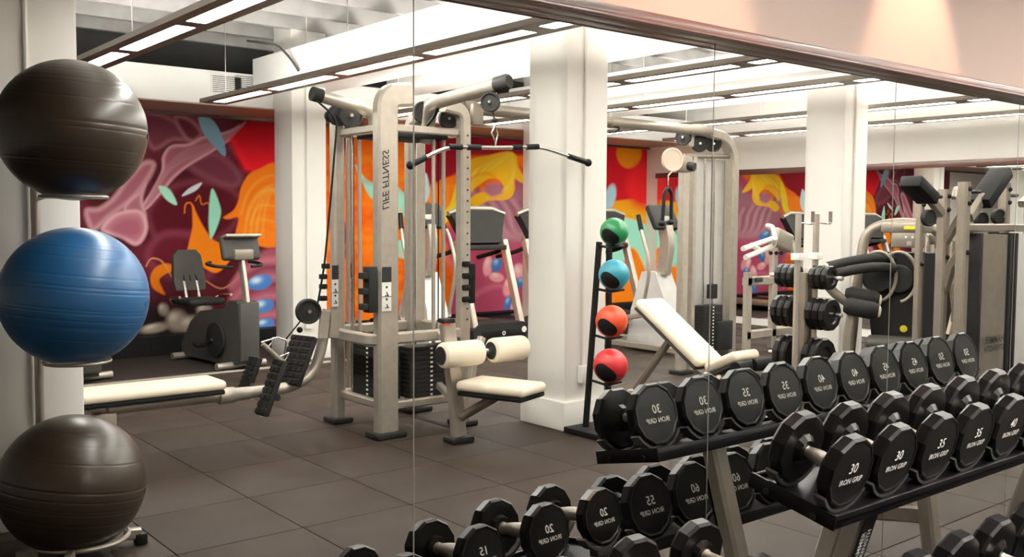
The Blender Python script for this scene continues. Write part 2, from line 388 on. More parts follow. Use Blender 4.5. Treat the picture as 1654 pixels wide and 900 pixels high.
# ------------------------------------------------------------------ mural (paint on the far wall, one colour per mesh point)
def mural():
    X0, X1, Z0, Z1, s = 1.5, XR-0.01, 0.2, SZ0-0.03, 0.0098
    nx, nz = int((X1-X0)/s)+1, int((Z1-Z0)/s)+1
    gx, gz = np.meshgrid(np.linspace(X0, X1, nx), np.linspace(Z0, Z1, nz))
    V = np.stack([gx, np.full_like(gx, YB-0.004), gz-H], -1); w = V@CF
    U = 827+FPX*(V@CR)/w; Q = 450-FPX*(V@CU)/w
    C = np.zeros(gx.shape+(3,))
    def lin(c): c = np.array(c)/255.0; return np.where(c < 0.04045, c/12.92, ((c+0.055)/1.055)**2.4)
    def mix(a, c): C[:] = C*(1-a[..., None])+lin(c)*a[..., None]
    rng = np.random.RandomState(3)
    def noise(sx, sy, oct_=3):
        out = np.zeros_like(U); amp = 1
        for o in range(oct_):
            g = rng.rand(64, 64); u, v = (U/sx*2**o) % 63, (Q/sy*2**o) % 63
            i, j = u.astype(int), v.astype(int); fu, fv = u-i, v-j; fu, fv = fu*fu*(3-2*fu), fv*fv*(3-2*fv)
            out += amp*((g[i, j]*(1-fu)+g[i+1, j]*fu)*(1-fv)+(g[i, j+1]*(1-fu)+g[i+1, j+1]*fu)*fv-0.5); amp *= 0.5
        return out
    n1, n2 = noise(60, 40), noise(22, 16)
    def smooth(pts, k=6):
        pts = np.array(pts, float); m = len(pts); out = []
        for i in range(m):
            p0, p1, p2, p3 = pts[i-1], pts[i], pts[(i+1) % m], pts[(i+2) % m]
            for t in np.arange(k)/k: out.append(0.5*(2*p1+(p2-p0)*t+(2*p0-5*p1+4*p2-p3)*t*t+(3*p1-p0-3*p2+p3)*t**3))
        return np.array(out)
    def sd(pts):
        d = np.full(U.shape, 1e9); ins = np.zeros(U.shape, bool); m = len(pts)
        for i in range(m):
            a, b = pts[i], pts[(i+1) % m]; ex, ey = b-a; l = ex*ex+ey*ey+1e-9
            t = np.clip(((U-a[0])*ex+(Q-a[1])*ey)/l, 0, 1); d = np.minimum(d, np.hypot(U-a[0]-t*ex, Q-a[1]-t*ey))
            c = ((a[1] > Q) != (b[1] > Q)); ins ^= c & (U < (b[0]-a[0])*(Q-a[1])/(b[1]-a[1]+1e-9)+a[0])
        return np.where(ins, -d, d)
    def poly(pts, c, soft=1.2, sm=True, edge=None, ew=8, grad=None):
        d = sd(smooth(pts) if sm else np.array(pts, float)); a = np.clip(0.5-d/soft/2, 0, 1); mix(a, c)
        if grad is not None: mix(a*np.clip((Q-grad[1])/(grad[2]-grad[1]), 0, 1), grad[0])
        if edge is not None: mix(a*np.exp(-(d/ew)**2)*0.8, edge)
    def stroke(pts, w, c, soft=1.0, a0=1.0):
        pts = np.array(pts, float)
        if len(pts) > 2:
            q = [];
            for i in range(len(pts)-1):
                p0, p1, p2, p3 = pts[max(i-1, 0)], pts[i], pts[i+1], pts[min(i+2, len(pts)-1)]
                for t in np.arange(6)/6: q.append(0.5*(2*p1+(p2-p0)*t+(2*p0-5*p1+4*p2-p3)*t*t+(3*p1-p0-3*p2+p3)*t**3))
            pts = np.array(q+[pts[-1]])
        best = np.full(U.shape, 1e9)
        for i in range(len(pts)-1):
            a, b = pts[i], pts[i+1]; ex, ey = b-a; l = ex*ex+ey*ey+1e-9
            t = np.clip(((U-a[0])*ex+(Q-a[1])*ey)/l, 0, 1); f = (i+t)/(len(pts)-1)
            ww = (w[0]*(1-f)+w[1]*f) if isinstance(w, tuple) else w
            best = np.minimum(best, np.hypot(U-a[0]-t*ex, Q-a[1]-t*ey)-ww/2)
        mix(a0*np.clip(0.5-best/soft/2, 0, 1), c)
    def ell(cx, cy, rx, ry, c, rot=0, soft=0.12, hl=None):
        ca, sa = math.cos(rot), math.sin(rot); u, v = (U-cx)*ca+(Q-cy)*sa, -(U-cx)*sa+(Q-cy)*ca
        d = np.hypot(u/rx, v/ry); mix(np.clip((1-d)/soft, 0, 1), c)
        if hl: mix(np.exp(-((u/rx+0.25)**2+(v/ry+0.35)**2)*7)*np.clip((1-d)/soft, 0, 1), hl)
    # ground tones
    mix(np.ones(U.shape), (72, 14, 24)); mix(np.clip(n1*1.4, 0, 1), (104, 34, 50)); mix(np.clip(-n1*1.2, 0, 1), (50, 8, 16))
    mix(np.clip((Q-455)/50, 0, 1)*(U < 330), (26, 14, 14))
    # left panel: smoke
    MV, MD, ML = (136, 76, 90), (92, 28, 44), (206, 158, 164)
    mix(np.clip((262-Q)/90, 0, 1)*np.clip((400-U)/60, 0, 1)*0.7, (116, 56, 70))
    poly([(238, 352), (250, 322), (286, 298), (330, 292), (372, 304), (392, 330), (372, 372), (320, 400), (262, 396)], (74, 6, 20), 10, edge=(122, 54, 70), ew=6)
    poly([(236, 416), (256, 380), (292, 374), (330, 384), (352, 420), (330, 452), (270, 450)], (86, 14, 30), 8, edge=(128, 58, 78), ew=8)
    poly([(228, 186), (262, 186), (300, 208), (316, 228), (280, 226), (246, 240)], (104, 46, 60), 6, edge=(164, 108, 118), ew=4)
    poly([(282, 190), (306, 192), (326, 214), (314, 228), (298, 222)], (88, 26, 40), 5, edge=(178, 124, 130), ew=4)
    poly([(300, 262), (336, 248), (362, 254), (388, 284), (376, 302), (330, 286)], (98, 40, 56), 8, edge=(130, 74, 88), ew=6)
    poly([(397, 196), (385, 216), (345, 244), (305, 268), (281, 288), (261, 312), (237, 338), (229, 334), (245, 308), (261, 276), (263, 252), (277, 235), (305, 232), (329, 220), (361, 214), (388, 203)], MV, 2, edge=ML, ew=4)
    for k in range(5): stroke([(392-k*2, 202+k), (350-k*3, 228+k*3), (300-k*2, 246+k*4), (272-k*2, 270+k*4), (246-k, 318+k*2)], (2, 5), ((178, 128, 136), (104, 50, 64))[k % 2], 4, 0.55)
    poly([(138, 340), (160, 336), (184, 318), (204, 290), (232, 262), (250, 266), (236, 296), (210, 326), (178, 350), (150, 372)], (142, 82, 96), 5, edge=ML, ew=5)
    poly([(200, 338), (210, 322), (226, 310), (236, 296), (230, 322), (236, 350), (230, 368), (216, 352)], (150, 92, 106), 3, edge=ML, ew=4)
    poly([(164, 372), (182, 348), (206, 340), (228, 342), (238, 364), (232, 386), (218, 396), (196, 384)], (164, 104, 118), 3, edge=(214, 170, 176), ew=5)
    poly([(180, 372), (196, 356), (222, 356), (228, 374), (210, 384)], (150, 84, 100), 6)
    # red field and orange hair
    poly([(372, 224), (400, 195), (452, 194), (452, 276), (408, 277), (396, 272)], (168, 10, 24), 2, sm=False, grad=((206, 16, 32), 225, 272))
    stroke([(374, 226), (398, 272)], (8, 10), (214, 22, 36), 6, 0.7); stroke([(400, 197), (450, 198)], (10, 10), (104, 4, 16), 10, 0.6)
    poly([(452, 271), (416, 274), (400, 284), (389, 304), (385, 324), (377, 340), (361, 351), (369, 354), (385, 352), (381, 375), (385, 384), (452, 394)], (222, 108, 14), 1.5)
    poly([(311, 332), (317, 344), (329, 367), (345, 388), (365, 391), (384, 380), (400, 390), (380, 410), (352, 440), (326, 430), (304, 412), (305, 394), (311, 366)], (228, 114, 12), 1.5)
    for k in range(8): stroke([(450, 282+k*13), (424-k, 288+k*11), (402+k*2, 310+k*9), (390+k*4, 346+k*4)], (2, 4), ((246, 160, 50), (190, 82, 8))[k % 2], 3, 0.5)
    for k in range(4): stroke([(394+k*10, 382), (404+k*8, 340), (426+k*5, 306), (450, 296+k*12)], (3, 2), (250, 172, 70), 3, 0.4)
    stroke([(298, 344), (300, 330), (308, 328), (312, 336)], 2, (220, 110, 20)); stroke([(316, 324), (322, 316), (326, 330), (336, 328), (342, 340)], 1.6, (206, 112, 30))
    poly([(243, 448), (252, 432), (272, 426), (300, 442), (280, 438), (258, 450), (262, 466), (266, 476), (248, 466)], (226, 112, 16), 1.5)
    stroke([(236, 430), (244, 418), (258, 420), (268, 430)], 1.6, (222, 150, 90)); stroke([(268, 430), (280, 450), (292, 454), (298, 440)], 1.6, (222, 150, 90))
    stroke([(330, 452), (360, 466), (392, 440), (402, 420)], 1.5, (210, 130, 80))
    # folds and blue eggs
    poly([(376, 540), (372, 470), (398, 424), (452, 408), (452, 545)], (134, 66, 82), 4)
    for y in (420, 448, 478, 508): stroke([(452, y), (424, y+2), (392, y+20), (372, y+44)], (10, 5), (172, 104, 116), 5, 0.8); stroke([(452, y+12), (424, y+14), (396, y+30)], (6, 3), (86, 30, 46), 4, 0.7)
    for cx, cy, rx, ry in ((420, 456, 22, 13), (426, 494, 18, 12), (428, 523, 17, 9)): ell(cx, cy, rx, ry, (62, 108, 168), -0.25, hl=(190, 216, 236))
    # leaves
    poly([(321, 189), (340, 192), (352, 206), (362, 232), (363, 252), (346, 236), (328, 214)], (132, 172, 192), 1, grad=((100, 142, 166), 190, 250))
    poly([(342, 305), (354, 328), (356, 350), (341, 386), (337, 352)], (142, 206, 182), 1)
    poly([(256, 301), (274, 306), (286, 331), (268, 322)], (150, 202, 180), 1); poly([(294, 317), (306, 304), (326, 295), (316, 308)], (196, 206, 220), 1)
    # stones at the foot
    for cx, cy, rx, ry in ((264, 500, 11, 13), (250, 530, 30, 10), (286, 518, 22, 22), (308, 524, 24, 18), (330, 500, 16, 12)): ell(cx, cy, rx, ry, (128, 118, 106), -0.2, 0.5, (176, 166, 152))
    # ---- middle panel
    B = (U > 470) & (U < 905)
    mix(B*np.clip((U-470)/20, 0, 1)*np.clip((905-U)/30, 0, 1), (212, 94, 10)); mix(B*np.clip(n2*1.6, 0, 0.8), (234, 120, 16)); mix(B*np.clip(-n2*1.6, 0, 0.7), (186, 70, 6))
    poly([(530, 196), (575, 196), (562, 236), (536, 262)], (150, 12, 30), 3, sm=False)
    poly([(660, 196), (860, 196), (860, 250), (760, 250), (742, 276), (716, 292), (690, 300), (662, 262)], (158, 14, 34), 3, sm=False, grad=((128, 8, 26), 200, 260))
    poly([(536, 352), (556, 358), (568, 388), (556, 420), (540, 430)], (110, 32, 50), 2, edge=(160, 70, 90), ew=4)
    poly([(574, 266), (590, 288), (612, 298), (640, 300), (664, 330), (652, 350), (626, 332), (600, 320), (584, 292)], (146, 206, 186), 1.5)
    poly([(632, 396), (650, 388), (672, 400), (668, 418), (640, 414)], (146, 206, 190), 1.5)
    poly([(674, 300), (688, 280), (694, 316), (680, 330)], (186, 212, 236), 1.5)
    poly([(688, 336), (704, 296), (740, 286), (744, 320), (724, 350), (690, 366)], (212, 100, 10), 2)
    for k in range(5): stroke([(700+k*8, 300), (696+k*9, 326), (706+k*6, 350)], (3, 2), (238, 140, 40), 3, 0.6)
    poly([(738, 292), (750, 270), (762, 264), (754, 312), (738, 338), (718, 362), (690, 376), (684, 366), (704, 349), (726, 331)], (246, 180, 28), 1.5)
    stroke([(756, 276), (744, 318), (716, 352), (690, 368)], (3, 3), (255, 214, 80), 3, 0.6)
    for k in range(7): stroke([(544, 262+k*34), (580, 256+k*36), (640, 270+k*34), (676, 300+k*30)], (6, 3), ((240, 132, 26), (178, 68, 4))[k % 2], 6, 0.5)
    MG = (150, 58, 86)
    poly([(716, 380), (760, 330), (880, 250), (900, 300), (900, 530), (720, 530), (736, 440)], MG, 4, sm=False)
    poly([(756, 300), (800, 322), (860, 290), (890, 300), (890, 380), (800, 388), (756, 350)], (136, 88, 100), 6)
    for k in range(10): stroke([(756+k*12, 300+k*4), (780+k*10, 330+k*2), (800+k*8, 372), (840+k*6, 384)], (4, 7), ((176, 132, 140), (112, 58, 76))[k % 2], 5, 0.7)
    HR = (236, 162, 22)
    poly([(757, 262), (790, 251), (819, 245), (834, 252), (838, 272), (856, 298), (840, 294), (830, 288), (831, 308), (819, 322), (790, 324), (768, 334), (757, 324), (776, 311), (800, 313), (813, 303), (806, 291), (790, 289), (772, 300), (757, 308)], HR, 1.5)
    for k in range(6):
        stroke([(826-k*2, 248), (806-k*8, 262+k*2), (784-k*5, 276+k*3), (760, 284+k*6)], (3, 4), ((252, 204, 70), (214, 124, 10))[k % 2], 3, 0.6)
        stroke([(816+k*2, 252), (826+k, 276), (828-k*2, 304), (808-k*4, 320)], (3, 3), ((214, 126, 12), (252, 204, 70))[k % 2], 3, 0.5)
    stroke([(757, 296), (768, 284), (786, 280), (800, 286)], (4, 3), (206, 110, 8), 3, 0.7)
    poly([(784, 300), (806, 296), (812, 312), (792, 318)], (148, 96, 110), 4)
    for cx, cy, rx, ry, a in ((788, 430, 9, 19, 0.15), (822, 462, 10, 20, 0.3), (842, 440, 13, 18, -0.5), (802, 448, 14, 9, 0.2), (832, 492, 8, 18, 0.2)): ell(cx, cy, rx, ry, (206, 140, 146), a, 0.3, (232, 188, 186))
    for cx, cy, rx, ry in ((802, 428, 10, 14), (796, 384, 20, 9), (842, 456, 9, 10), (820, 490, 7, 14)): ell(cx, cy, rx, ry, (48, 96, 150), 0.3, 0.3, (130, 170, 200))
    stroke([(760, 480), (800, 462), (830, 470)], (6, 3), (190, 110, 126), 5, 0.7); stroke([(726, 420), (744, 450), (740, 500)], (8, 3), (186, 106, 122), 6, 0.7)
    # ---- right panel
    mix((U > 900)*np.clip((U-900)/25, 0, 1), (186, 18, 30)); mix((U > 905)*np.clip(n1, 0, 0.6), (150, 10, 24))
    mix((U > 925)*np.clip((Q-322+ (U-1000)*0.12)/4, 0, 1), (232, 140, 20)); mix((U > 925)*np.clip((Q-336)/30, 0, 1)*np.clip(n2*3, 0, 1), (246, 176, 40))
    ell(1016, 246, 22, 28, (232, 126, 14), 0, 0.15); ell(1040, 300, 34, 44, (206, 30, 34), 0, 0.4)
    ell(986, 318, 10, 24, (160, 196, 214), 0.2, 0.3); poly([(960, 370), (1010, 352), (1062, 380), (1050, 432), (1000, 440), (960, 420)], (146, 206, 186), 2)
    poly([(955, 440), (1000, 432), (1020, 400), (1040, 430), (1060, 520), (955, 520)], (228, 112, 14), 2)
    C[:] = np.clip(C*1.35, 0, 0.85)
    vv = np.stack([gx, np.full_like(gx, D-(YB-0.004)), gz], -1).reshape(-1, 3)
    idx = np.arange(nx*nz).reshape(nz, nx)
    fs = np.stack([idx[:-1, :-1], idx[:-1, 1:], idx[1:, 1:], idx[1:, :-1]], -1).reshape(-1, 4)
    me = bpy.data.meshes.new('mural'); me.from_pydata(vv.tolist(), [], fs.tolist())
    at = me.color_attributes.new('paint', 'FLOAT_COLOR', 'POINT')
    at.data.foreach_set('color', np.concatenate([C.reshape(-1, 3), np.ones((nx*nz, 1))], 1).astype(np.float32).ravel())
    m = bpy.data.materials.new('mural_paint'); m.use_nodes = True; nt = m.node_tree
    a = nt.nodes.new('ShaderNodeVertexColor'); a.layer_name = 'paint'
    nt.links.new(a.outputs['Color'], nt.nodes['Principled BSDF'].inputs['Base Color']); nt.nodes['Principled BSDF'].inputs['Roughness'].default_value = 0.7; nt.nodes['Principled BSDF'].inputs['Specular IOR Level'].default_value = 0.15
    me.materials.append(m)
    o = bpy.data.objects.new('mural', me); col.objects.link(o)
    tag(o, 'flowing painted mural in maroon, orange and mint on the far wall', 'mural')
mural()
# ------------------------------------------------------------------ dumbbells and their racks (near side of the mirror)
REFL = False
def head_r(w): return {5: 0.050, 10: 0.058, 15: 0.066, 20: 0.070}.get(w, 0.085+0.0004*(w-30))
def bell_len(w): return 0.205 if w <= 20 else 0.165+0.0008*(w-30)
PROTO = {}
def dumbbell(w):
    r, L = head_r(w), bell_len(w); t = 0.030+0.0002*w
    parts = []
    for sgn in (-1, 1):
        y = sgn*L/2
        h = MB().lathe([(r*0.30, -sgn*0.002), (r*0.86, -sgn*0.002), (r*0.90, 0), (r*0.945, 0), (r, -sgn*0.007), (r, -sgn*(t-0.007)), (r*0.93, -sgn*t), (r*0.45, -sgn*t), (0.026, -sgn*(t+0.012))], (0, y, r), (0, 1, 0), 12)
        parts.append(('head', h, MT['ureth'], 18))
        u = (1, 0, 0) if sgn < 0 else (-1, 0, 0); k = r/0.082
        o = y+sgn*0.0006
        parts.append(('lettering', MB().text(str(w), (0, o, r+0.012*k), u, (0, 0, 1), 0.032*k, 0.15).text('IRON GRIP', (0, o, r-0.016*k), u, (0, 0, 1), 0.0178*k, 0.15), MT['ink'], 40))
    g = L/2-t
    parts.append(('handle', MB().tube([(0, y, r) for y in np.linspace(-g+0.002, g-0.002, 9)], [0.0145+0.003*math.cos(math.pi*abs(q)) if abs(q) < 0.9 else 0.019 for q in np.linspace(-1, 1, 9)], 16), MT['knurl'], 40))
    return [(n, m.mesh(n, mt, raw=True, ang=a)) for n, m, mt, a in parts]
def put_bell(w, x, d_in, z_in, slope, label, group, rz=0.0):
    # axis runs away from the mirror; the inner face sits d_in from it at height z_in
    if w not in PROTO: PROTO[w] = dumbbell(w)
    r, L = head_r(w), bell_len(w); a = math.atan(slope)
    c = Vector((x, -(d_in+math.cos(a)*L/2), z_in-math.sin(a)*L/2))
    R = Matrix.Rotation(rz, 4, 'Z') @ Matrix.Rotation(a, 4, 'X')
    o = bpy.data.objects.new('dumbbell', None); col.objects.link(o); o.empty_display_size = 0.05
    o.matrix_world = Matrix.Translation(c-(R.to_3x3() @ Vector((0, 0, r)))) @ R
    tag(o, label, 'dumbbell', group)
    for n, me in PROTO[w]:
        q = bpy.data.objects.new(n, me); col.objects.link(q); q.parent = o
    return o
def saddle(rack, x, dy, z, r, slope, rz=0.0, t=0.03):
    # curved cradle under a head; (x, dy) in metres from the mirror, z = head axis height
    m = MB(); n = 9; ro, ri = r+0.010, r+0.003; vs_ = []; fs = []
    for k in range(n):
        a = math.radians(-58+116*k/(n-1))
        for rr in (ri, ro):
            for y in (-t/2, t/2): vs_.append((rr*math.sin(a), y, -rr*math.cos(a)))
    for k in range(n-1):
        b = k*4; q = b+4
        fs += [(b, b+1, q+1, q), (b+2, q+2, q+3, b+3), (b, q, q+2, b+2), (b+1, b+3, q+3, q+1)]
    fs += [(0, 2, 3, 1), ((n-1)*4, (n-1)*4+1, (n-1)*4+3, (n-1)*4+2)]
    m.add(vs_, fs); m.box((0, 0, -ro-0.004), (0.05, t*0.9, 0.014))
    R = Matrix.Rotation(rz, 3, 'Z') @ Matrix.Rotation(math.atan(slope), 3, 'X')
    m.v = [tuple(R@Vector(v)+Vector((x, D-dy, z))) for v in m.v]
    return m.build('saddle', MT['grey'], rack)
def tray(rack, x0, x1, d0, d1, z0, slope, rz=0.0, name='tray'):
    # black shelf with raised lips and end plates; z0 = surface height at d0
    a = math.atan(slope); L = (d1-d0)/math.cos(a); m = MB(); xc = (x0+x1)/2; W = x1-x0
    R = Matrix.Rotation(rz, 3, 'Z') @ Matrix.Rotation(a, 3, 'X')
    q = MB(); q.box((0, -L/2, -0.006), (W-0.012, L, 0.008)); q.box((0, -0.006, -0.007), (W-0.012, 0.012, 0.034), bev=0.003); q.box((0, -L+0.006, -0.007), (W-0.012, 0.012, 0.034), bev=0.003)
    m.add([tuple(R@Vector(v)+Vector((xc, D-d0, z0))) for v in q.v], q.f); o = m.build(name, MT['tray'], rack)
    for s in (-1, 1):
        q = MB().box((s*(W/2-0.004), -L/2, -0.006), (0.008, L+0.004, 0.036), bev=0.002); m2 = MB()
        m2.add([tuple(R@Vector(v)+Vector((xc, D-d0, z0))) for v in q.v], q.f); m2.build('end_plate', MT['tray'], o)
        for yy in (-0.05, -L+0.05):
            q = MB().cyl((s*(W/2-0.004), yy, -0.012), (s*(W/2+0.006), yy, -0.012), 0.008, 8); m2 = MB()
            m2.add([tuple(R@Vector(v)+Vector((xc, D-d0, z0))) for v in q.v], q.f); m2.build('bolt', MT['dark'], o)
    return o
def tier(rack, xs, ws, d_in, z_in, slope, names, group, rz=0.0, rot=0.0):
    for x, w, nm in zip(xs, ws, names):
        r = head_r(w); di = d_in+rot*(x-xs[-1]); zi = z_in+(r-head_r(ws[0]))
        put_bell(w, x, di, zi, slope, nm, group, rz)
        t = 0.030+0.0002*w; L = bell_len(w)
        for q in (t*0.5, L-t*0.5):
            saddle(rack, x-math.sin(rz)*-q*0.0, di+q*math.cos(math.atan(slope)), zi-q*math.sin(math.atan(slope)), r, slope, rz)
def frame(rack, x, d0, z0, d1, z1, label_face=True, front=True, zbar=0.43):
    dm, zm = d0+(d1-d0)*0.42, z0+(z1-z0)*0.61
    leg = MB().tube([(x, D-d0, z0), (x, D-dm, zm), (x, D-d1, z1)], (0.052, 0.06), up=(1, 0, 0))
    lo = leg.build('leg', MT['silver'], rack)
    MB().box((x, D-d0-0.005, 0.012), (0.09, 0.12, 0.024), bev=0.006).build('foot_pad', MT['black'], lo)
    f = lambda z: d0+(dm-d0)*(z-z0)/(zm-z0) if z < zm else dm+(d1-dm)*(z-zm)/(z1-zm)
    if front:
        MB().tube([(x, D-f(zbar), zbar), (x, D-f(zbar)-0.34, zbar-0.06)], (0.05, 0.06), up=(0, 0, 1)).build('crossbar', MT['silver'], rack)
        l2 = MB().tube([(x, D-f(zbar)-0.33, zbar-0.03), (x, D-f(zbar)-0.44, 0.02)], (0.08, 0.06), up=(1, 0, 0)).build('leg', MT['silver'], rack)
        MB().box((x, D-f(zbar)-0.445, 0.012), (0.09, 0.13, 0.024), bev=0.006).build('foot_pad', MT['black'], l2)
    if label_face:
        n = Vector((0, dm-d1, z1-zm)).normalized(); out = Vector((0, -n.z, n.y))      # leg direction, outward (towards the room)
        c = Vector((x, D-f(0.655), 0.655))+out*0.0275
        b = MB().prism([(-0.027, -0.09), (0.027, -0.09), (0.027, 0.09), (-0.027, 0.09)], c, (1, 0, 0), n, 0.0015).build('maker_plate', MT['tray'], lo)
        MB().text('HAMMER', c+out*0.0012+Vector((-0.011, 0, 0))-n*0.012, n, (-1, 0, 0), 0.024).text('STRENGTH', c+out*0.0012+Vector((0.011, 0, 0))-n*0.012, n, (-1, 0, 0), 0.021).build('lettering', MT['ink'], b)
# rack A: two tiers
rackA = thing('dumbbell_rack', 'two tier dumbbell rack with black trays and grey leaning legs', 'dumbbell rack', (2.7, D-0.3, 0))
XA, SA, ZA, DA = 1.885, 0.190, 0.940, 0.205
wu = [30, 30, 35, 35, 40, 40, 45, 45, 50, 50]
WORDS = {5: 'five', 10: 'ten', 15: 'fifteen', 20: 'twenty', 30: 'thirty', 35: 'thirty five', 40: 'forty', 45: 'forty five', 50: 'fifty', 55: 'fifty five', 60: 'sixty', 65: 'sixty five', 70: 'seventy', 75: 'seventy five'}
def nth(ws, tiername):
    cnt = {}; out = []
    for w in ws:
        cnt[w] = cnt.get(w, 0)+1; two = ws.count(w) > 1
        out.append('%sblack dumbbell marked %s pounds on the %s' % (('nearer ' if cnt[w] == 1 else 'farther ') if two else '', WORDS[w], tiername))
    return out
SU = 0.25
tier(rackA, [XA+SA*k for k in range(10)], wu, DA, ZA, SU, nth(wu, 'upper tray of the dumbbell rack'), 'dumbbells on the upper tray')
tray(rackA, XA-0.065, XA+SA*9+0.10, 0.145, 0.365, 0.857, 0.225)
XB2, SB2, ZB2, DB2, SL = 2.065, 0.199, 0.618, 0.385, 0.25
wl = [55, 60, 60, 65, 65, 70, 70, 75]
tier(rackA, [XB2+SB2*k for k in range(8)], wl, DB2, ZB2, SL, nth(wl, 'lower tray of the dumbbell rack'), 'dumbbells on the lower tray')
tray(rackA, XB2-0.11, XB2+SB2*7+0.11, DB2-0.05, DB2+0.18, ZB2-head_r(55)+0.004, 0.23, name='tray')
for x in (2.17, 3.22): frame(rackA, x, 0.085, 0.02, 0.245, 0.80)
# rack B: single low tray at an angle beside it
rackB = thing('dumbbell_rack', 'short single tier rack of light dumbbells left of the two tier rack', 'dumbbell rack', (1.22, D-0.2, 0))
wb = [5, 10, 15, 20, 20]; xb = [0.83, 1.033, 1.23, 1.43, 1.617]
tier(rackB, xb, wb, 0.135, 0.732-0.070+0.050, 0.16, nth(wb, 'short low rack'), 'light dumbbells on the short rack', rz=-0.07, rot=0.071)
tray(rackB, 0.72, 1.70, 0.06, 0.31, 0.732-0.070-0.016, 0.16, rz=-0.07)
for x in (0.86, 1.56): frame(rackB, x, 0.085, 0.02, 0.18, 0.585, label_face=False, zbar=0.36)

# ------------------------------------------------------------------ exercise balls on their stand
REFL = True
BY, BR = 4.32, 0.297
bx_ = lambda px, py: AY(px, py, BY)
def ex_ball(px, py, m, tilt, seed, label):
    rng = random.Random(seed); n, k = 72, 260
    grooves = [rng.uniform(-0.85, 0.85) for _ in range(15)]; prof = []
    for i in range(1, k):
        t = math.pi*i/k; z = math.cos(t); g = sum(math.exp(-((z-q)/0.006)**2) for q in grooves)
        prof.append((BR*math.sin(t)*(1-0.006*min(g, 1)), -BR*z*0.985))
    me = MB().lathe(prof, (0, 0, 0), (0, 0, 1), n).mesh('exercise_ball', m, raw=True, ang=80)
    o = bpy.data.objects.new('exercise_ball', me); col.objects.link(o)
    o.location = tw(bx_(px, py)); o.rotation_euler = tilt
    MB().lathe([(0.012, -0.004), (0.012, 0.004)], (0, -BR*0.996, 0.0), (0, 1, 0), 12).build('valve_plug', m, o, raw=True)
    return tag(o, label, 'exercise ball', 'exercise balls on the stand')
ex_ball(117, 211, MT['ball_k'], (0.06, 0.02, 2.0), 1, 'shiny black exercise ball at the top of the stand')
ex_ball(121, 479, MT['ball_b'], (0.10, -0.06, 2.2), 2, 'blue exercise ball in the middle of the stand')
ex_ball(117, 781, MT['ball_k'], (0.14, -0.09, 2.1), 5, 'matte black exercise ball at the bottom of the stand')
zc = [bx_(117, 211)[2], bx_(121, 479)[2], bx_(117, 781)[2]]; xc = bx_(117, 211)[0]
PX = AY(57, 350, BY+0.33)[0]
st = thing('ball_stand', 'slim metal stand holding three exercise balls in a column', 'ball stand', (xc-0.1, BY+0.42, 0))
MB().tube([(PX, BY+0.33, 0.02), (PX, BY+0.33, 1.75)], 0.02, 12).build('pole', MT['silver'], st)
for z in zc[:2]:
    rz = z-math.sqrt(BR**2-0.13**2)-0.010
    m = MB().tube([(xc+0.13*math.cos(a), BY+0.13*math.sin(a), rz) for a in np.linspace(0, 2*math.pi, 29)[:-1]], 0.008, 8, closed=True)
    m.tube([(xc-0.09, BY+0.095, rz), (PX, BY+0.33, rz-0.01)], 0.009, 8); m.build('ring_holder', MT['silver'], st)
zr = zc[2]-math.sqrt(BR**2-0.19**2)
MB().tube([(xc+0.19*math.cos(a), BY+0.19*math.sin(a), max(zr-0.012, 0.05)) for a in np.linspace(0, 2*math.pi, 33)[:-1]], 0.011, 8, closed=True).build('ring_holder', MT['silver'], st)
for dx, dy in ((0.24, -0.03), (-0.26, -0.05), (-0.12, -0.24), (PX-xc, 0.33)):
    MB().tube([(xc+dx*0.72, BY+dy*0.72, 0.055), (xc+dx, BY+dy, 0.05)], (0.035, 0.05), up=(0, 0, 1)).build('foot', MT['silver'], st)
    MB().box((xc+dx, BY+dy, 0.026), (0.05, 0.05, 0.05), bev=0.006).build('foot_cap', MT['black'], st)

# ------------------------------------------------------------------ medicine balls on a black rack
MY = 4.62
mr = thing('medicine_ball_rack', 'upright black rack holding four medicine balls beside the white column', 'ball rack', (AY(965, 690, MY)[0], MY, 0))
pa, pb = AY(968, 391, MY+0.04), AY(946, 690, MY+0.04); qa, qb = AY(984, 395, MY+0.02), AY(982, 660, MY+0.02)
MB().tube([pb, pa], (0.04, 0.03), up=(0, 1, 0)).build('post', MT['black'], mr)
MB().tube([(qb[0], qb[1], 0.02), qa], (0.04, 0.03), up=(0, 1, 0)).build('post', MT['black'], mr)
MB().box(((pb[0]+qb[0])/2, MY, 0.02), (0.32, 0.38, 0.04), bev=0.004).build('base', MT['black'], mr)
mats_mb = [mat('green_rubber', (0.006, 0.17, 0.05), 0.35), mat('teal_rubber', (0.03, 0.24, 0.32), 0.35), mat('orange_rubber', (0.60, 0.06, 0.015), 0.35), mat('red_rubber', (0.48, 0.018, 0.02), 0.35)]
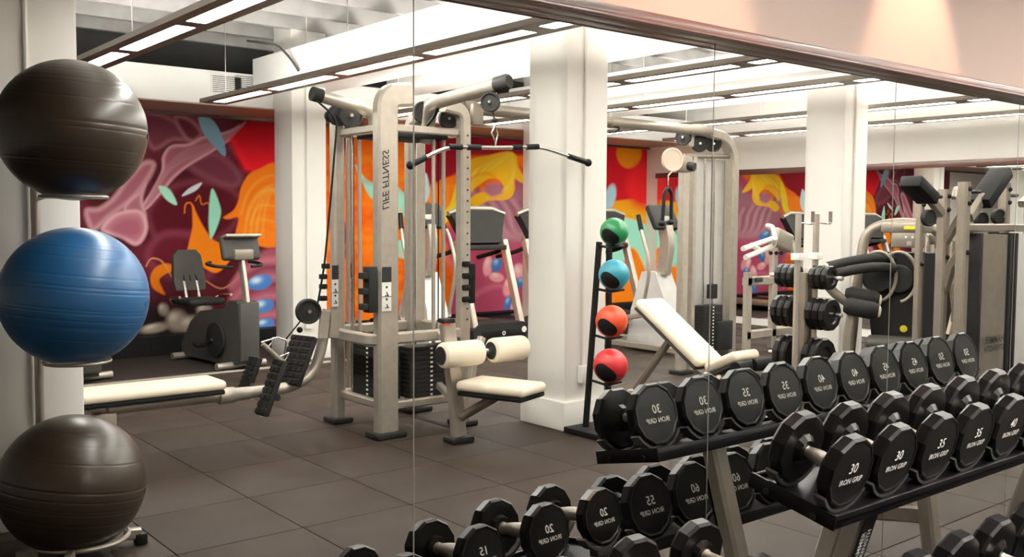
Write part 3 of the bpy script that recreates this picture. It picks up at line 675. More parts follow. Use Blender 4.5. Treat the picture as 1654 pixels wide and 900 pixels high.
for (px, py, rp), mm, nm in zip(((992, 375, 23.5), (992, 444, 25.5), (988, 519, 26.5), (986, 591, 28.5)), mats_mb, ('green and black medicine ball on the top arm', 'teal and black medicine ball on the second arm', 'orange and black medicine ball on the third arm', 'red and black medicine ball on the lowest arm')):
    c = AY(px, py, MY-0.135); dep = np.dot((c[0], c[1], c[2]-H), CF); r = rp/FPX*dep*0.985
    b = MB().sphere(c, r, 32, 20).build('medicine_ball', mm); tag(b, nm, 'medicine ball', 'medicine balls on the rack')
    # black grip panel facing the mirror, lower left
    nd = Vector((-0.84, -0.38, -0.38)).normalized(); u = nd.orthogonal().normalized(); w = nd.cross(u); cc = Vector(c); vs_ = [tuple(cc+nd*r*1.012)]; fs = []
    for i in range(1, 7):
        th = 0.62*i/6
        for k in range(24):
            a = 2*math.pi*k/24; e = 1+0.18*math.cos(2*a); d_ = (nd*math.cos(th*e)+(u*math.cos(a)+w*math.sin(a))*math.sin(th*e)); vs_.append(tuple(cc+d_*r*1.012))
    for k in range(24):
        j = (k+1) % 24; fs.append((0, 1+k, 1+j))
        for i in range(5): fs.append((1+i*24+k, 1+(i+1)*24+k, 1+(i+1)*24+j, 1+i*24+j))
    MB().add(vs_, fs).build('grip_panel', MT['black'], b, ang=80)
    MB().tube(fillet([(pa[0]+(pb[0]-pa[0])*(1-c[2]/pa[2])+0.0, MY+0.04, c[2]-r*1.02), (c[0]-0.05, c[1]-0.02, c[2]-r*1.06), (c[0]+r*0.7, c[1]-0.02, c[2]-r*0.98)], 0.03), 0.009, 8).build('arm', MT['black'], mr)
# ------------------------------------------------------------------ cable tower (multi station gym) seen in the mirror
REFL = True
def pulley(t, c, axis, r, name='pulley', w=0.035):
    p = MB().disc(c, axis, r, w, 22).build(name, MT['dark'], t)
    a = Vector(axis).normalized(); MB().cyl(Vector(c)-a*(w/2+0.006), Vector(c)+a*(w/2+0.006), r*0.16, 10).build('axle', MT['chrome'], p); return p
def stack(t, x0, x1, y0, y1, zt, zb=0.22, side='y', at=None):
    n = int((zt-zb)/0.032); at = (x0+x1)/2 if at is None else at; ym = (y0+y1)/2
    for k in range(n):
        z = zb+k*0.032; p = MB().bx(x0, x1, y0, y1, z, z+0.0308, 0.002).build('weight_plate', MT['dark'], t)
        q = (at-0.010, at+0.010, y0-0.002, y0) if side == 'y' else (x0-0.002, x0, ym-0.012, ym+0.012)
        MB().bx(*q, z+0.008, z+0.021).build('weight_mark', MT['ink'], p)
def cable_tower():
    xa, xb, ya, yb = 3.35, 3.98, 5.43, 6.04; xm, ym = (xa+xb)/2, (ya+yb)/2
    t = thing('cable_tower', 'silver four post cable tower with lat bar and low row bench', 'cable machine', (xm, ym, 0))
    def post(x, y, w, d, ztop, cx, cy, name='post'):
        yy_ = abs(cx-x) < 0.01
        top = fillet([(x, y, 0.03), (x, y, ztop), (x+(cx-x)*0.55, y+(cy-y)*0.55, ztop+0.02)], 0.22, 8)
        p = MB().tube(top, (d, w) if yy_ else (w, d), up=(1, 0, 0) if yy_ else (0, 1, 0)).build(name, MT['silver'], t)
        MB().box((x, y, 0.02), (w+0.07, d+0.09, 0.04), bev=0.012).build('foot_pad', MT['dark'], p)
        return p
    p1 = post(xa, ya, 0.155, 0.09, 2.25, xm+0.02, ya); post(xa-0.02, yb, 0.085, 0.085, 2.18, xm, yb); post(xb, ya, 0.085, 0.085, 2.20, xm, ya); post(xb+0.0, yb, 0.15, 0.08, 2.18, xb, ym)
    # lettering up the wide post (reads correctly in the room, reversed in the mirror), on the face towards the mirror
    MB().text('LIFE FITNESS', (xa-0.030, ya-0.0475, 1.70), (0, 0, 1), (1, 0, 0), 0.070, 0.3).build('lettering', MT['inkd'], p1)
    def ring(z, sec, ex, name):
        a = fillet([(xm, ya-0.0, z), (xa-ex, ya, z), (xa-ex, yb+0.02, z), (xb+ex*0.6, yb+0.02, z), (xb+ex*0.6, ya, z), (xm+0.001, ya, z)], 0.1, 5)
        MB().tube(a, sec, up=(0, 0, 1)) .build(name, MT['silver'], t)
    ring(0.655, (0.06, 0.075), 0.11, 'middle_ring'); ring(2.045, (0.045, 0.05), 0.0, 'top_ring'); ring(0.205, (0.05, 0.055), 0.0, 'base_ring')
    MB().bx(xa+0.08, xb-0.06, ya+0.1, yb-0.1, 2.0, 2.03, 0.004).build('top_plate', MT['dark'], t)
    # guide rods and weight stacks
    def lane(p, q, cx, cy):
        for x, y in (p, q): MB().tube([(x, y, 0.2), (x, y, 2.04)], 0.0135, 10).build('guide_rod', MT['silver'], t)
        MB().tube([(cx, cy, 0.63), (cx, cy, 2.02)], 0.005, 6).build('cable', MT['black'], t)
        MB().tube([(cx, cy, 0.635), (cx, cy, 0.74)], 0.014, 8).build('stack_stem', MT['chrome'], t)
        MB().box((cx, cy, 0.622), (0.12, 0.12, 0.03), bev=0.004).build('top_weight', MT['dark'], t)
    ra, rb = AX(562, 400, 3.47), AX(581, 400, 3.47); lane(ra[:2], rb[:2], 3.47, (ra[1]+rb[1])/2)
    stack(t, 3.40, 3.54, ya+0.12, yb-0.08, 0.60, side='x')
    lane((AY(700, 400, 5.56)[0], 5.56), (AY(716, 400, 5.56)[0], 5.56), AY(708, 400, 5.56)[0], 5.56)
    stack(t, 3.58, 3.94, 5.49, 5.63, 0.60, at=AY(697, 600, 5.49)[0])
    for x in (xa+0.05, xb-0.05): MB().tube([(x, yb-0.08, 0.2), (x, yb-0.08, 2.04)], 0.012, 8).build('guide_rod', MT['chrome'], t)
    # head pulleys
    for px, py, Y, r in ((567, 187, 5.90, 0.085), (546, 186, 6.0, 0.075), (684, 182, 5.80, 0.08), (724, 192, 5.52, 0.07)):
        pulley(t, AY(px, py, Y), (0.25, 1, 0), r); a = AY(px, py, Y)
        MB().box((a[0]+0.05, a[1]+0.03, a[2]-0.02), (0.022, 0.03, 0.22), bev=0.004).build('pulley_bracket', MT['silver'], t)
    # lat arm towards the mirror, cap, pulley, bar
    e = AY(806, 136, 4.78); s1 = AY(695, 168, 5.35)
    arm = MB().tube(fillet([(xm+0.13, 5.62, 1.98), (xm+0.12, 5.56, 2.16), s1, e], 0.16, 6), 0.046, 14).build('lat_arm', MT['silver'], t)
    dv = (Vector(e)-Vector(s1)).normalized(); MB().tube([Vector(e)-dv*0.02, Vector(e)+dv*0.07, Vector(e)+dv*0.085], [0.05, 0.05, 0.04], 14).build('end_cap', MT['dark'], arm)
    pc = AY(792, 165, 4.84); pulley(t, pc, (0.75, 0.6, 0), 0.062, w=0.05)
    MB().tube(fillet([AY(712, 160, 5.25), AY(704, 185, 5.3), AY(690, 203, 5.45)], 0.05), 0.011, 8).build('cable', MT['black'], t)
    hk = AY(799, 195, 4.80); MB().tube([pc, hk], 0.005, 6).build('cable', MT['black'], t)
    MB().sphere(hk, 0.018, 12, 8).build('cable_stop', MT['black'], t)
    L0, L1 = AY(799, 203, 4.80), AY(800, 236, 4.80)
    MB().tube([L0, (L0[0]+0.025, L0[1], L0[2]-0.05), (L1[0]+0.012, L1[1], L1[2]+0.05), L1, (L1[0]-0.012, L1[1], L1[2]+0.05), (L0[0]-0.025, L0[1], L0[2]-0.05)], 0.005, 8, closed=True).build('carabiner', MT['chrome'], t)
    pts = [AY(663, 267, 4.86), AY(722, 237, 4.83), AY(800, 239, 4.80), AY(872, 237, 4.77), AY(950, 263, 4.74)]
    bar = MB().tube(fillet(pts, 0.1, 5), 0.0125, 12).build('lat_bar', MT['chrome'], t)
    V = [Vector(p) for p in pts]
    for a, b, u, v in ((0, 1, 0.0, 0.42), (4, 3, 0.0, 0.42), (1, 2, 0.04, 0.3), (1, 2, 0.42, 0.68), (3, 2, 0.04, 0.3), (3, 2, 0.42, 0.62)): MB().tube([V[a].lerp(V[b], u), V[a].lerp(V[b], v)], 0.0185, 12).build('grip', MT['black'], bar)
    for k in (0, 4): MB().sphere(tuple(V[k]), 0.026, 14, 10).build('bar_end', MT['black'], bar)
    # left arm
    e2, s2 = AY(517, 155, 5.70), AY(588, 176, 5.70)
    arm2 = MB().tube(fillet([AY(606, 214, 5.70), AY(604, 186, 5.70), s2, e2], 0.10, 6), 0.042, 14).build('row_arm', MT['silver'], t)
    d2 = (Vector(e2)-Vector(s2)).normalized(); MB().tube([Vector(e2)-d2*0.01, Vector(e2)+d2*0.06], 0.047, 14).build('end_cap', MT['dark'], arm2)
    MB().tube(fillet([AY(512, 163, 5.68), AY(534, 182, 5.66), AY(544, 196, 5.65), AY(543, 215, 5.65), AY(536, 300, 5.68), AY(524, 430, 5.70), AY(513, 492, 5.70)], 0.1, 4), 0.007, 8).build('cable', MT['black'], t)
    pulley(t, (xa-0.07, yb, 2.16), (0, 1, 0), 0.04)
    # exercise placards and hook rails
    for (px, py), Y, nm in (((624, 467), ya-0.050, 'placard'), ((541, 462), yb-0.05, 'placard')):
        a = AY(px, py, Y); w = 0.036 if Y < 5.5 else 0.026
        pl = MB().bx(a[0]-w, a[0]+w, Y-0.004, Y, a[2]-0.145, a[2]+0.145, 0.002).build(nm, MT['ink'], t)
        MB().bx(a[0]-w, a[0]+w, Y-0.0055, Y-0.0041, a[2]+0.045, a[2]+0.145).build('placard_photo', MT['inkd'], pl)
        for dz in (-0.02, -0.10):
            m = MB().text('\u2022', (a[0], Y-0.005, a[2]+dz+0.03), (-1, 0, 0), (0, 0, 1), 0.06); m.tube([(a[0], Y-0.005, a[2]+dz), (a[0]+0.008, Y-0.005, a[2]+dz-0.02)], 0.004, 6); m.tube([(a[0]-0.012, Y-0.005, a[2]+dz-0.022), (a[0]+0.016, Y-0.005, a[2]+dz-0.022)], 0.003, 6); m.build('figure_print', MT['inkd'], pl)
        MB().bx(a[0]-w, a[0]+w, Y-0.0055, Y-0.0041, a[2]-0.052, a[2]-0.048).build('placard_rule', MT['inkd'], pl)
    a = AY(601, 468, ya-0.03); hb = MB().bx(a[0]-0.035, a[0]+0.03, ya-0.05, ya+0.03, a[2]-0.15, a[2]+0.15, 0.006).build('accessory_holder', MT['dark'], t)
    for k in range(3): MB().bx(a[0]-0.075, a[0]-0.034, ya-0.045, ya+0.02, a[2]-0.13+k*0.1, a[2]-0.09+k*0.1, 0.004).build('holder_tooth', MT['dark'], hb)
    a = AY(757, 458, ya-0.04); hb = MB().bx(a[0]+0.0, a[0]+0.05, ya-0.055, ya-0.02, a[2]-0.14, a[2]+0.14, 0.008).build('accessory_holder', MT['black'], t)
    for k in range(4): MB().bx(a[0]-0.055, a[0]+0.005, ya-0.06, ya-0.02, a[2]-0.13+k*0.082, a[2]-0.09+k*0.082, 0.008).build('holder_tooth', MT['black'], hb)
    m = MB();
    for k in range(18):
        z = 0.75+k*0.075; m.tube([(xb+0.005, ya-0.046, z), (xb+0.005, ya-0.040, z)], 0.007, 8)
    m.build('adjust_holes', MT['inkd'], t)
    for k, (px, py) in enumerate(((526, 430), (522, 447), (522, 463), (522, 482))):
        a = AY(px, py, yb-0.06); MB().box(a, (0.05, 0.04, 0.035), bev=0.006).build('hook', MT['black'], t)
    # low row: pulley, bent frame, foot plates, pad
    RY = 5.72; z0 = 0.345
    fr = MB().tube(fillet([(1.66, RY, z0), AY(470, 626, RY), AY(506, 604, RY), AY(518, 568, RY), AY(530, 500, RY)], 0.16, 6), 0.036, 14).build('row_frame', MT['silver'], t)
    MB().tube([(2.32, RY, z0), (2.42, RY, z0), (2.43, RY, z0), (2.52, RY, z0)], [0.05, 0.05, 0.042, 0.04], 14).build('frame_sleeve', MT['silver'], fr)
    for px in (3.02, 3.10): MB().tube([(px, RY-0.04, 0.66), (px+0.02, RY-0.04, 0.84)], (0.02, 0.07), up=(1, 0, 0)).build('pulley_plate', MT['silver'], t)
    pcl = AY(498, 503, RY-0.03); pulley(t, pcl, (0.15, 1, 0), 0.083, w=0.05)
    MB().bx(1.58, 1.70, RY-0.05, RY+0.05, 0.02, 0.33, 0.01).build('row_leg', MT['silver'], t); MB().bx(1.56, 1.72, RY-0.22, RY+0.22, 0.0, 0.03, 0.008).build('row_foot', MT['dark'], t)
    pd = MB().box((1.90, RY, 0.435), (0.84, 0.30, 0.06), bev=0.028, seg=4).build('row_pad', MT['cream'], t); MB().box((1.90, RY, 0.392), (0.82, 0.28, 0.028), bev=0.008).build('pad_board', MT['black'], pd)
    def plate(c, w, h, lean, yaw):
        p = MB().box(c, (w, h, 0.04), rot=(0, lean, yaw), bev=0.010)
        o = p.build('foot_plate', MT['dark'], t); R = Matrix.Rotation(yaw, 3, 'Z') @ Matrix.Rotation(lean, 3, 'Y'); m = MB()
        for i in range(8):
            for j in range(4 if h > 0.12 else 2):
                q = R @ Vector((-w/2+(i+0.5)*w/8, -h/2+(j+0.5)*h/(4 if h > 0.12 else 2), 0.022)); m.box((c[0]+q.x, c[1]+q.y, c[2]+q.z), (w/8*0.62, h/(4 if h > 0.12 else 2)*0.8, 0.008), rot=(0, lean, yaw))
        m.build('tread_ribs', MT['black'], o); return o
    plate((2.86, 5.74, 0.52), 0.34, 0.22, -1.10, 0.25)
    plate((2.58, 5.52, 0.40), 0.36, 0.11, -1.15, 0.15); plate((2.66, 6.02, 0.40), 0.26, 0.11, -1.15, 0.15)
    MB().cyl((2.60, 5.48, 0.34), (2.66, 6.06, 0.34), 0.022, 12).build('plate_axle', MT['dark'], t)
    h0 = AY(462, 548, RY); MB().tube([pcl, h0], 0.005, 6).build('cable', MT['black'], t); MB().sphere(AY(484, 533, RY), 0.02, 10, 8).build('cable_stop', MT['black'], t)
    hd = MB()
    for a, b in (((462, 550), (448, 545)), ((448, 545), (422, 553)), ((422, 553), (434, 560)), ((434, 560), (448, 545)), ((462, 550), (458, 584)), ((467, 570), (452, 576)), ((467, 570), (460, 584))): hd.tube([AY(*a, RY-0.04), AY(*b, RY-0.04)], 0.006, 8)
    hd = hd.build('row_handle', MT['chrome'], t); MB().tube([AY(424, 556, RY-0.08), AY(458, 586, RY-0.1)], 0.016, 10).build('handle_grip', MT['silver_d'], hd)
    # thigh rollers and seat
    SYY = 5.02; sp = AY(741, 710, SYY)
    pt = MB().tube(fillet([(sp[0], SYY, 0.03), AY(736, 640, SYY), AY(722, 522, SYY)], 0.2, 5), (0.10, 0.06), up=(0, 1, 0)).build('seat_post', MT['silver'], t)
    MB().box((sp[0], SYY, 0.02), (0.17, 0.13, 0.04), bev=0.012).build('foot_pad', MT['dark'], pt); tp = AY(721, 518, SYY); MB().box(tp, (0.09, 0.075, 0.03), bev=0.008).build('post_cap', MT['dark'], pt)
    MB().box(AY(722, 524, SYY-0.034), (0.05, 0.004, 0.012)).build('badge', MT['red'], pt)
    MB().tube([AY(778, 545, SYY+0.12), AY(764, 590, SYY+0.1), AY(757, 640, SYY+0.06)], (0.045, 0.05), up=(0, 1, 0)).build('roller_post', MT['silver'], t)
    MB().tube([(xb-0.2, ya, 0.3), (sp[0]+0.02, SYY, 0.22)], (0.045, 0.05), up=(0, 0, 1)).build('seat_link', MT['silver'], t); MB().tube([(xb-0.2, ya, 0.66), AY(730, 560, SYY)], (0.045, 0.05), up=(0, 0, 1)).build('seat_link', MT['silver'], t)
    ry = 4.92; za = AY(740, 572, ry)[2]; a0, a1, b0, b1 = AY(712, 576, ry)[0], AY(776, 569, ry)[0], AY(793, 566, ry)[0], AY(847, 561, ry)[0]
    MB().cyl((a0+0.03, ry, za), (b1-0.03, ry, za), 0.02, 12).build('roller_bar', MT['chrome'], t)
    for u, v in ((a0, a1), (b0, b1)):
        rl = MB().lathe([(0.062, 0), (0.078, 0.012), (0.082, 0.03), (0.082, v-u-0.03), (0.078, v-u-0.012), (0.062, v-u)], (u, ry, za), (1, 0, 0), 24).build('foam_roller', MT['cream'], t)
        MB().cyl((u-0.004, ry, za), (u+0.004, ry, za), 0.058, 20).build('roller_cap', MT['dark'], rl)
    st_ = MB().box((3.76, 4.72, 0.395), (0.31, 0.50, 0.065), rot=(0, 0, 0.35), bev=0.045, seg=5).build('seat_pad', MT['cream'], t); MB().box((3.76, 4.72, 0.348), (0.30, 0.47, 0.028), rot=(0, 0, 0.35), bev=0.008).build('pad_board', MT['black'], st_)
    MB().tube([(sp[0], SYY-0.03, 0.17), (3.74, 4.74, 0.33)], 0.03, 12).build('seat_strut', MT['silver_d'], t)
    # cross beam to the second tower
    MB().tube([(xb-0.1, 5.73, 2.262), (6.98, 5.73, 2.262)], 0.045, 16).build('cross_beam', MT['silver_d'], t)
    for x in (4.25, 5.75): MB().tube([(x-0.06, 5.73, 2.262), (x+0.06, 5.73, 2.262)], 0.052, 16).build('beam_sleeve', MT['silver_d'], t)
    a = AY(985, 212, 5.7); MB().tube(fillet([AY(984, 214, 5.7), AY(996, 214, 5.7), AY(1001, 206, 5.7), AY(990, 203, 5.7)], 0.04), 0.008, 8).build('chin_hook', MT['black'], t)
    mo = AY(770, 185, 5.45); MB().box(mo, (0.10, 0.05, 0.16), bev=0.02).build('cable_housing', MT['silver_d'], t)
    # second tower
    ta, tb, tc = 6.95, 7.66, 6.0
    for x, w in ((ta, 0.10), (ta+0.13, 0.05)): MB().tube([(x, tc, 0.03), (x, tc, 2.05)], (w, 0.07), up=(0, 1, 0)).build('post', MT['silver'], t)
    p2 = MB().tube(fillet([(tb, tc, 0.03), (tb, tc, 2.24), (ta+0.1, tc-0.05, 2.30)], 0.28, 8), (0.10, 0.12), up=(0, 1, 0)).build('post', MT['silver'], t)
    MB().text('LIFE FITNESS', (tb, tc-0.052, 1.72), (0, 0, 1), (1, 0, 0), 0.075, 0.25).build('lettering', MT['inkd'], p2)
    for x in (ta, tb): MB().box((x, tc, 0.02), (0.17, 0.16, 0.04), bev=0.012).build('foot_pad', MT['dark'], t)
    MB().tube([(ta, tc, 2.05), (tb, tc, 2.08)], 0.022, 12).build('top_tube', MT['silver_d'], t)
    MB().bx(ta+0.19, tb-0.03, tc+0.06, tc+0.09, 0.1, 2.04, 0.004).build('back_panel', MT['lgrey'], t)
    for x in (ta+0.30, ta+0.44): MB().tube([(x, tc, 0.2), (x, tc, 2.06)], 0.012, 10).build('guide_rod', MT['chrome'], t)
    MB().tube([(ta+0.37, tc-0.03, 0.75), (ta+0.37, tc-0.03, 2.06)], 0.005, 6).build('cable', MT['black'], t)
    stack(t, ta+0.24, ta+0.52, tc-0.07, tc+0.05, 0.66); MB().bx(ta+0.33, ta+0.43, tc-0.08, tc-0.02, 0.70, 0.84, 0.01).build('stack_head', MT['dark'], t)
    MB().bx(ta+0.4, ta+0.62, tc-0.12, tc-0.07, 0.2, 0.48, 0.006).build('stack_guard', MT['dark'], t)
    for px in (1130, 1152): pulley(t, AY(px, 232, tc-0.02), (0.6, 1, 0), 0.08)
    pulley(t, AY(1104, 222, 5.85), (1, 0.3, 0), 0.075)
    MB().box(AY(1114, 222, 5.82), (0.08, 0.05, 0.17), bev=0.012).build('swivel_housing', MT['silver'], t)
    cg = MB().disc(AY(1086, 258, 5.70), (0.3, 1, 0), 0.105, 0.03, 24).build('carriage_plate', MT['beige'], t)
    MB().box(AY(1105, 266, 5.80), (0.12, 0.10, 0.14), bev=0.01).build('carriage', MT['silver_d'], t); MB().cyl(AY(1108, 268, 5.78), AY(1122, 270, 5.70), 0.04, 12).build('adjust_knob', MT['dark'], t)
    k0 = AY(1079, 284, 5.68); MB().tube([AY(1086, 276, 5.70), k0, AY(1079, 300, 5.68)], 0.007, 8).build('carabiner', MT['chrome'], t)
    rp = MB().tube(fillet([AY(1070, 358, 5.66), AY(1073, 312, 5.66), AY(1079, 302, 5.66), AY(1085, 312, 5.66), AY(1084, 356, 5.66)], 0.05, 6), 0.016, 10).build('triceps_rope', MT['black'], t)
    for q in ((1069, 361), (1083, 359)): MB().sphere(AY(*q, 5.66), 0.032, 14, 10, (1, 1, 0.8)).build('rope_end', MT['black'], rp)
cable_tower()

# ------------------------------------------------------------------ adjustable bench
def bench():
    X = 5.5; A, B_, C_ = (Vector(AX(px, py, X)) for px, py in ((1046, 486), (1148, 588), (1208, 572)))
    t = thing('adjustable_bench', 'adjustable weight bench with cream pads, backrest raised', 'bench', (X, B_.y, 0))
    def pad(P, Q, w, th, name):
        d = Q-P; ang = math.atan2(d.z, d.y); m = (P+Q)/2
        p = MB().box(tuple(m), (w, d.length, th), rot=(ang if abs(ang) < 1.57 else ang-math.pi, 0, 0), bev=0.034, seg=4).build(name, MT['cream'], t)
        n = Vector((0, d.z, -d.y)).normalized()
        if n.z > 0: n = -n
        MB().box(tuple(m+n*(th/2+0.012)), (w*0.9, d.length*0.96, 0.022), rot=(ang if abs(ang) < 1.57 else ang-math.pi, 0, 0), bev=0.006).build('pad_board', MT['grey'], p)
    pad(A, B_, 0.29, 0.075, 'backrest_pad'); pad(B_+Vector((0, -0.05, -0.02)), C_, 0.29, 0.075, 'seat_pad')
    MB().tube([B_+Vector((0, 0.2, 0.03)), B_+Vector((0, -0.02, -0.09)), C_+Vector((0, 0.1, -0.09))], (0.06, 0.07), up=(0, 0, 1)).build('hinge_frame', MT['silver'], t)
    y = B_.y
    MB().tube([(X, y-0.25, 0.22), (X, y+0.80, 0.08)], (0.06, 0.07), up=(0, 0, 1)).build('main_beam', MT['silver'], t)
    MB().tube([(X, y-0.12, 0.30), (X, y-0.34, 0.06)], (0.06, 0.06), up=(1, 0, 0)).build('front_leg', MT['silver'], t)
    for yy in (y-0.36, y+0.82): MB().tube([(X-0.22, yy, 0.045), (X+0.22, yy, 0.045)], (0.06, 0.06), up=(0, 0, 1)).build('foot_bar', MT['silver'], t)
    m = A.lerp(B_, 0.42); MB().tube([tuple(m+Vector((0, 0.0, -0.07))), (X, y+0.74, 0.12)], (0.05, 0.05), up=(1, 0, 0)).build('ladder_strut', MT['silver_d'], t)
    for s in (-1, 1): MB().cyl(C_+Vector((s*0.03, -0.02, -0.08)), C_+Vector((s*0.19, -0.04, -0.08)), 0.045, 14).build('foot_roller', MT['black'], t)
    for q in (0.0, 0.12): MB().cyl((X-0.055, y-q, B_.z-0.07), (X-0.03, y-q, B_.z-0.07), 0.02, 10).build('bolt', MT['chrome'], t)
bench()

# ------------------------------------------------------------------ recumbent bikes
def bike(px_shift, label):
    fr = ((3.80, 8.72, 0), 0.12)
    t = thing('recumbent_bike', label, 'exercise bike', (3.8, 9.1, 0), 'recumbent bikes by the mural')
    B = lambda: MB(fr)                       # local: x across, y towards the mural, z up; front foot at y = 0
    B().cyl((-0.26, 0.06, 0.04), (0.26, 0.06, 0.04), 0.034, 14).build('front_stabilizer', MT['silver'], t)
    B().cyl((-0.22, 1.02, 0.04), (0.22, 1.02, 0.04), 0.034, 14).build('rear_stabilizer', MT['silver'], t)
    B().prism([(-0.05, 0.05), (0.18, 0.03), (1.05, 0.05), (1.05, 0.16), (0.86, 0.40), (0.66, 0.52), (0.20, 0.58), (0.10, 0.66), (-0.05, 0.66), (-0.10, 0.40)], (0, 0, 0), (0, 1, 0), (0, 0, 1), 0.20).build('body', MT['grey'], t)
    B().box((0, -0.085, 0.37), (0.21, 0.06, 0.56), bev=0.02).build('front_cover', MT['grey'], t)
    for s in (-1, 1):
        d = B().lathe([(0.05, 0), (0.155, 0.004), (0.17, 0.02), (0.165, 0.035), (0.06, 0.05)], (s*0.10, 0.32, 0.27), (s, 0, 0), 24).build('crank_disc', MT['dark'], t)
        B().tube([(s*0.16, 0.32, 0.27), (s*0.165, 0.32-s*0.15, 0.27+s*0.06)], 0.014, 8).build('crank_arm', MT['chrome'], d); B().box((s*0.215, 0.32-s*0.15, 0.27+s*0.06), (0.10, 0.10, 0.03), rot=(0.3, 0, 0), bev=0.008).build('pedal', MT['black'], d)
    B().tube(fillet([(0, -0.06, 0.60), (0, -0.02, 0.80), (0, 0.05, 1.10)], 0.2), (0.075, 0.04), up=(1, 0, 0)).build('mast', MT['silver'], t)
    c = B().box((0, 0.06, 1.16), (0.40, 0.07, 0.24), rot=(-0.25, 0, 0), bev=0.03, seg=3).build('console', MT['grey'], t)
    B().box((0, 0.02, 1.275), (0.38, 0.09, 0.03), rot=(-0.25, 0, 0), bev=0.012).build('console_hood', MT['silver'], c); B().box((0, 0.0, 1.10), (0.2, 0.05, 0.10), bev=0.012).build('console_bracket', MT['silver_d'], c)
    B().tube(fillet([(-0.10, 0.02, 0.98), (-0.26, 0.06, 0.99), (-0.27, 0.22, 1.01), (-0.20, 0.26, 1.02)], 0.08), 0.016, 10).build('front_handle', MT['dark'], t); B().tube(fillet([(0.10, 0.02, 0.98), (0.26, 0.06, 0.99), (0.27, 0.22, 1.01), (0.20, 0.26, 1.02)], 0.08), 0.016, 10).build('front_handle', MT['dark'], t)
    B().box((0, 0.86, 0.60), (0.40, 0.36, 0.07), bev=0.03, seg=3).build('seat', MT['dark'], t)
    for s in (-0.07, 0.07): B().tube([(s, 0.98, 0.60), (s, 1.05, 0.80)], 0.016, 8).build('back_post', MT['chrome'], t)
    bk = B().prism([(-0.16, 0), (0.16, 0), (0.175, 0.10), (0.15, 0.36), (0.10, 0.42), (-0.10, 0.42), (-0.15, 0.36), (-0.175, 0.10)], (0, 1.05, 0.70), (1, 0, 0), (0, 0.2, 1), 0.05).build('backrest', MT['grey'], t)
    m = B()
    for s in (-0.07, 0, 0.07): m.tube([(s*0.7, 1.05+0.075, 0.98), (s, 1.03, 0.80)], 0.008, 6)
    m.build('backrest_ribs', MT['dark'], bk)
    for s in (-1, 1): B().tube(fillet([(s*0.2, 1.0, 0.58), (s*0.27, 0.95, 0.64), (s*0.28, 0.72, 0.66)], 0.05), 0.016, 8).build('side_handle', MT['chrome'], t)
    B().tube([(0.09, -0.02, 0.52), (0.12, 0.02, 0.36)], 0.012, 8).build('adjust_lever', MT['chrome'], t)
    return t
bk = bike(0, 'dark grey recumbent exercise bike in front of the mural by the column')
dup(bk, (bk.location.x-1.42, bk.location.y-0.1, 0), 'grey recumbent exercise bike half hidden behind the blue ball')
bk2 = dup(bk, (bk.location.x-2.9, bk.location.y, 0), 'grey recumbent exercise bike wholly behind the stacked exercise balls')

# ------------------------------------------------------------------ treadmills
def treadmill():
    t = thing('treadmill', 'treadmill with dark console in front of the mural, left of the column', 'treadmill', (6.83, 9.2, 0), 'treadmills along the mural')
    fr = ((6.83, 8.55, 0), 0.0); B = lambda: MB(fr)
    B().prism([(-0.42, 0.02), (0.42, 0.02), (0.42, 0.20), (0.30, 0.27), (-0.30, 0.27), (-0.42, 0.20)], (0, 0.22, 0), (1, 0, 0), (0, 0, 1), 0.46).build('motor_hood', MT['dark'], t)
    B().box((0, -0.016, 0.15), (0.62, 0.012, 0.09), bev=0.004).build('vent_panel', MT['black'], t)
    B().text('\u25CE', (0.0, -0.025, 0.15), (-1, 0, 0), (0, 0, 1), 0.06).lathe([(0.030, 0), (0.036, 0), (0.036, 0.002), (0.030, 0.002)], (0.30, -0.026, 0.18), (0, 1, 0), 20).build('badge', MT['ink'], t)
    B().box((0, 0.95, 0.10), (0.56, 1.06, 0.12), bev=0.01).build('deck', MT['dark'], t); B().box((0, 0.95, 0.163), (0.50, 1.04, 0.006)).build('belt', MT['black'], t)
    for s in (-1, 1):
        B().box((s*0.33, 0.95, 0.13), (0.09, 1.06, 0.10), bev=0.015).build('side_rail', MT['silver'], t)
        B().tube([(s*0.34, 0.08, 0.20), (s*0.34, 0.42, 1.20)], (0.10, 0.07), up=(1, 0, 0)).build('upright', MT['silver'], t)
        B().tube(fillet([(s*0.34, 0.40, 1.12), (s*0.36, 0.55, 1.06), (s*0.36, 0.95, 0.98)], 0.08), 0.026, 10).build('handrail', MT['dark'], t)
    c = B().prism([(-0.26, 0), (0.26, 0), (0.37, 0.30), (0.40, 0.36), (0.22, 0.42), (-0.22, 0.42), (-0.40, 0.36), (-0.37, 0.30)], (0, 0.40, 1.16), (1, 0, 0), (0, 0.35, 1), 0.10).build('console', MT['dark'], t)
    B().tube([(-0.41, 0.50, 1.51), (-0.22, 0.51, 1.575), (0.22, 0.51, 1.575), (0.41, 0.50, 1.51)], 0.03, 10).build('console_top', MT['silver'], c)
    B().box((0, 0.36, 1.12), (0.62, 0.10, 0.06), bev=0.015).build('cross_bar', MT['dark'], t)
    return t
tm = treadmill()
for dx, nm in ((1.02, 'treadmill mostly hidden behind the white column'), (2.05, 'treadmill right of the white column, behind the medicine balls')): dup(tm, (tm.location.x+dx, tm.location.y, 0), nm)

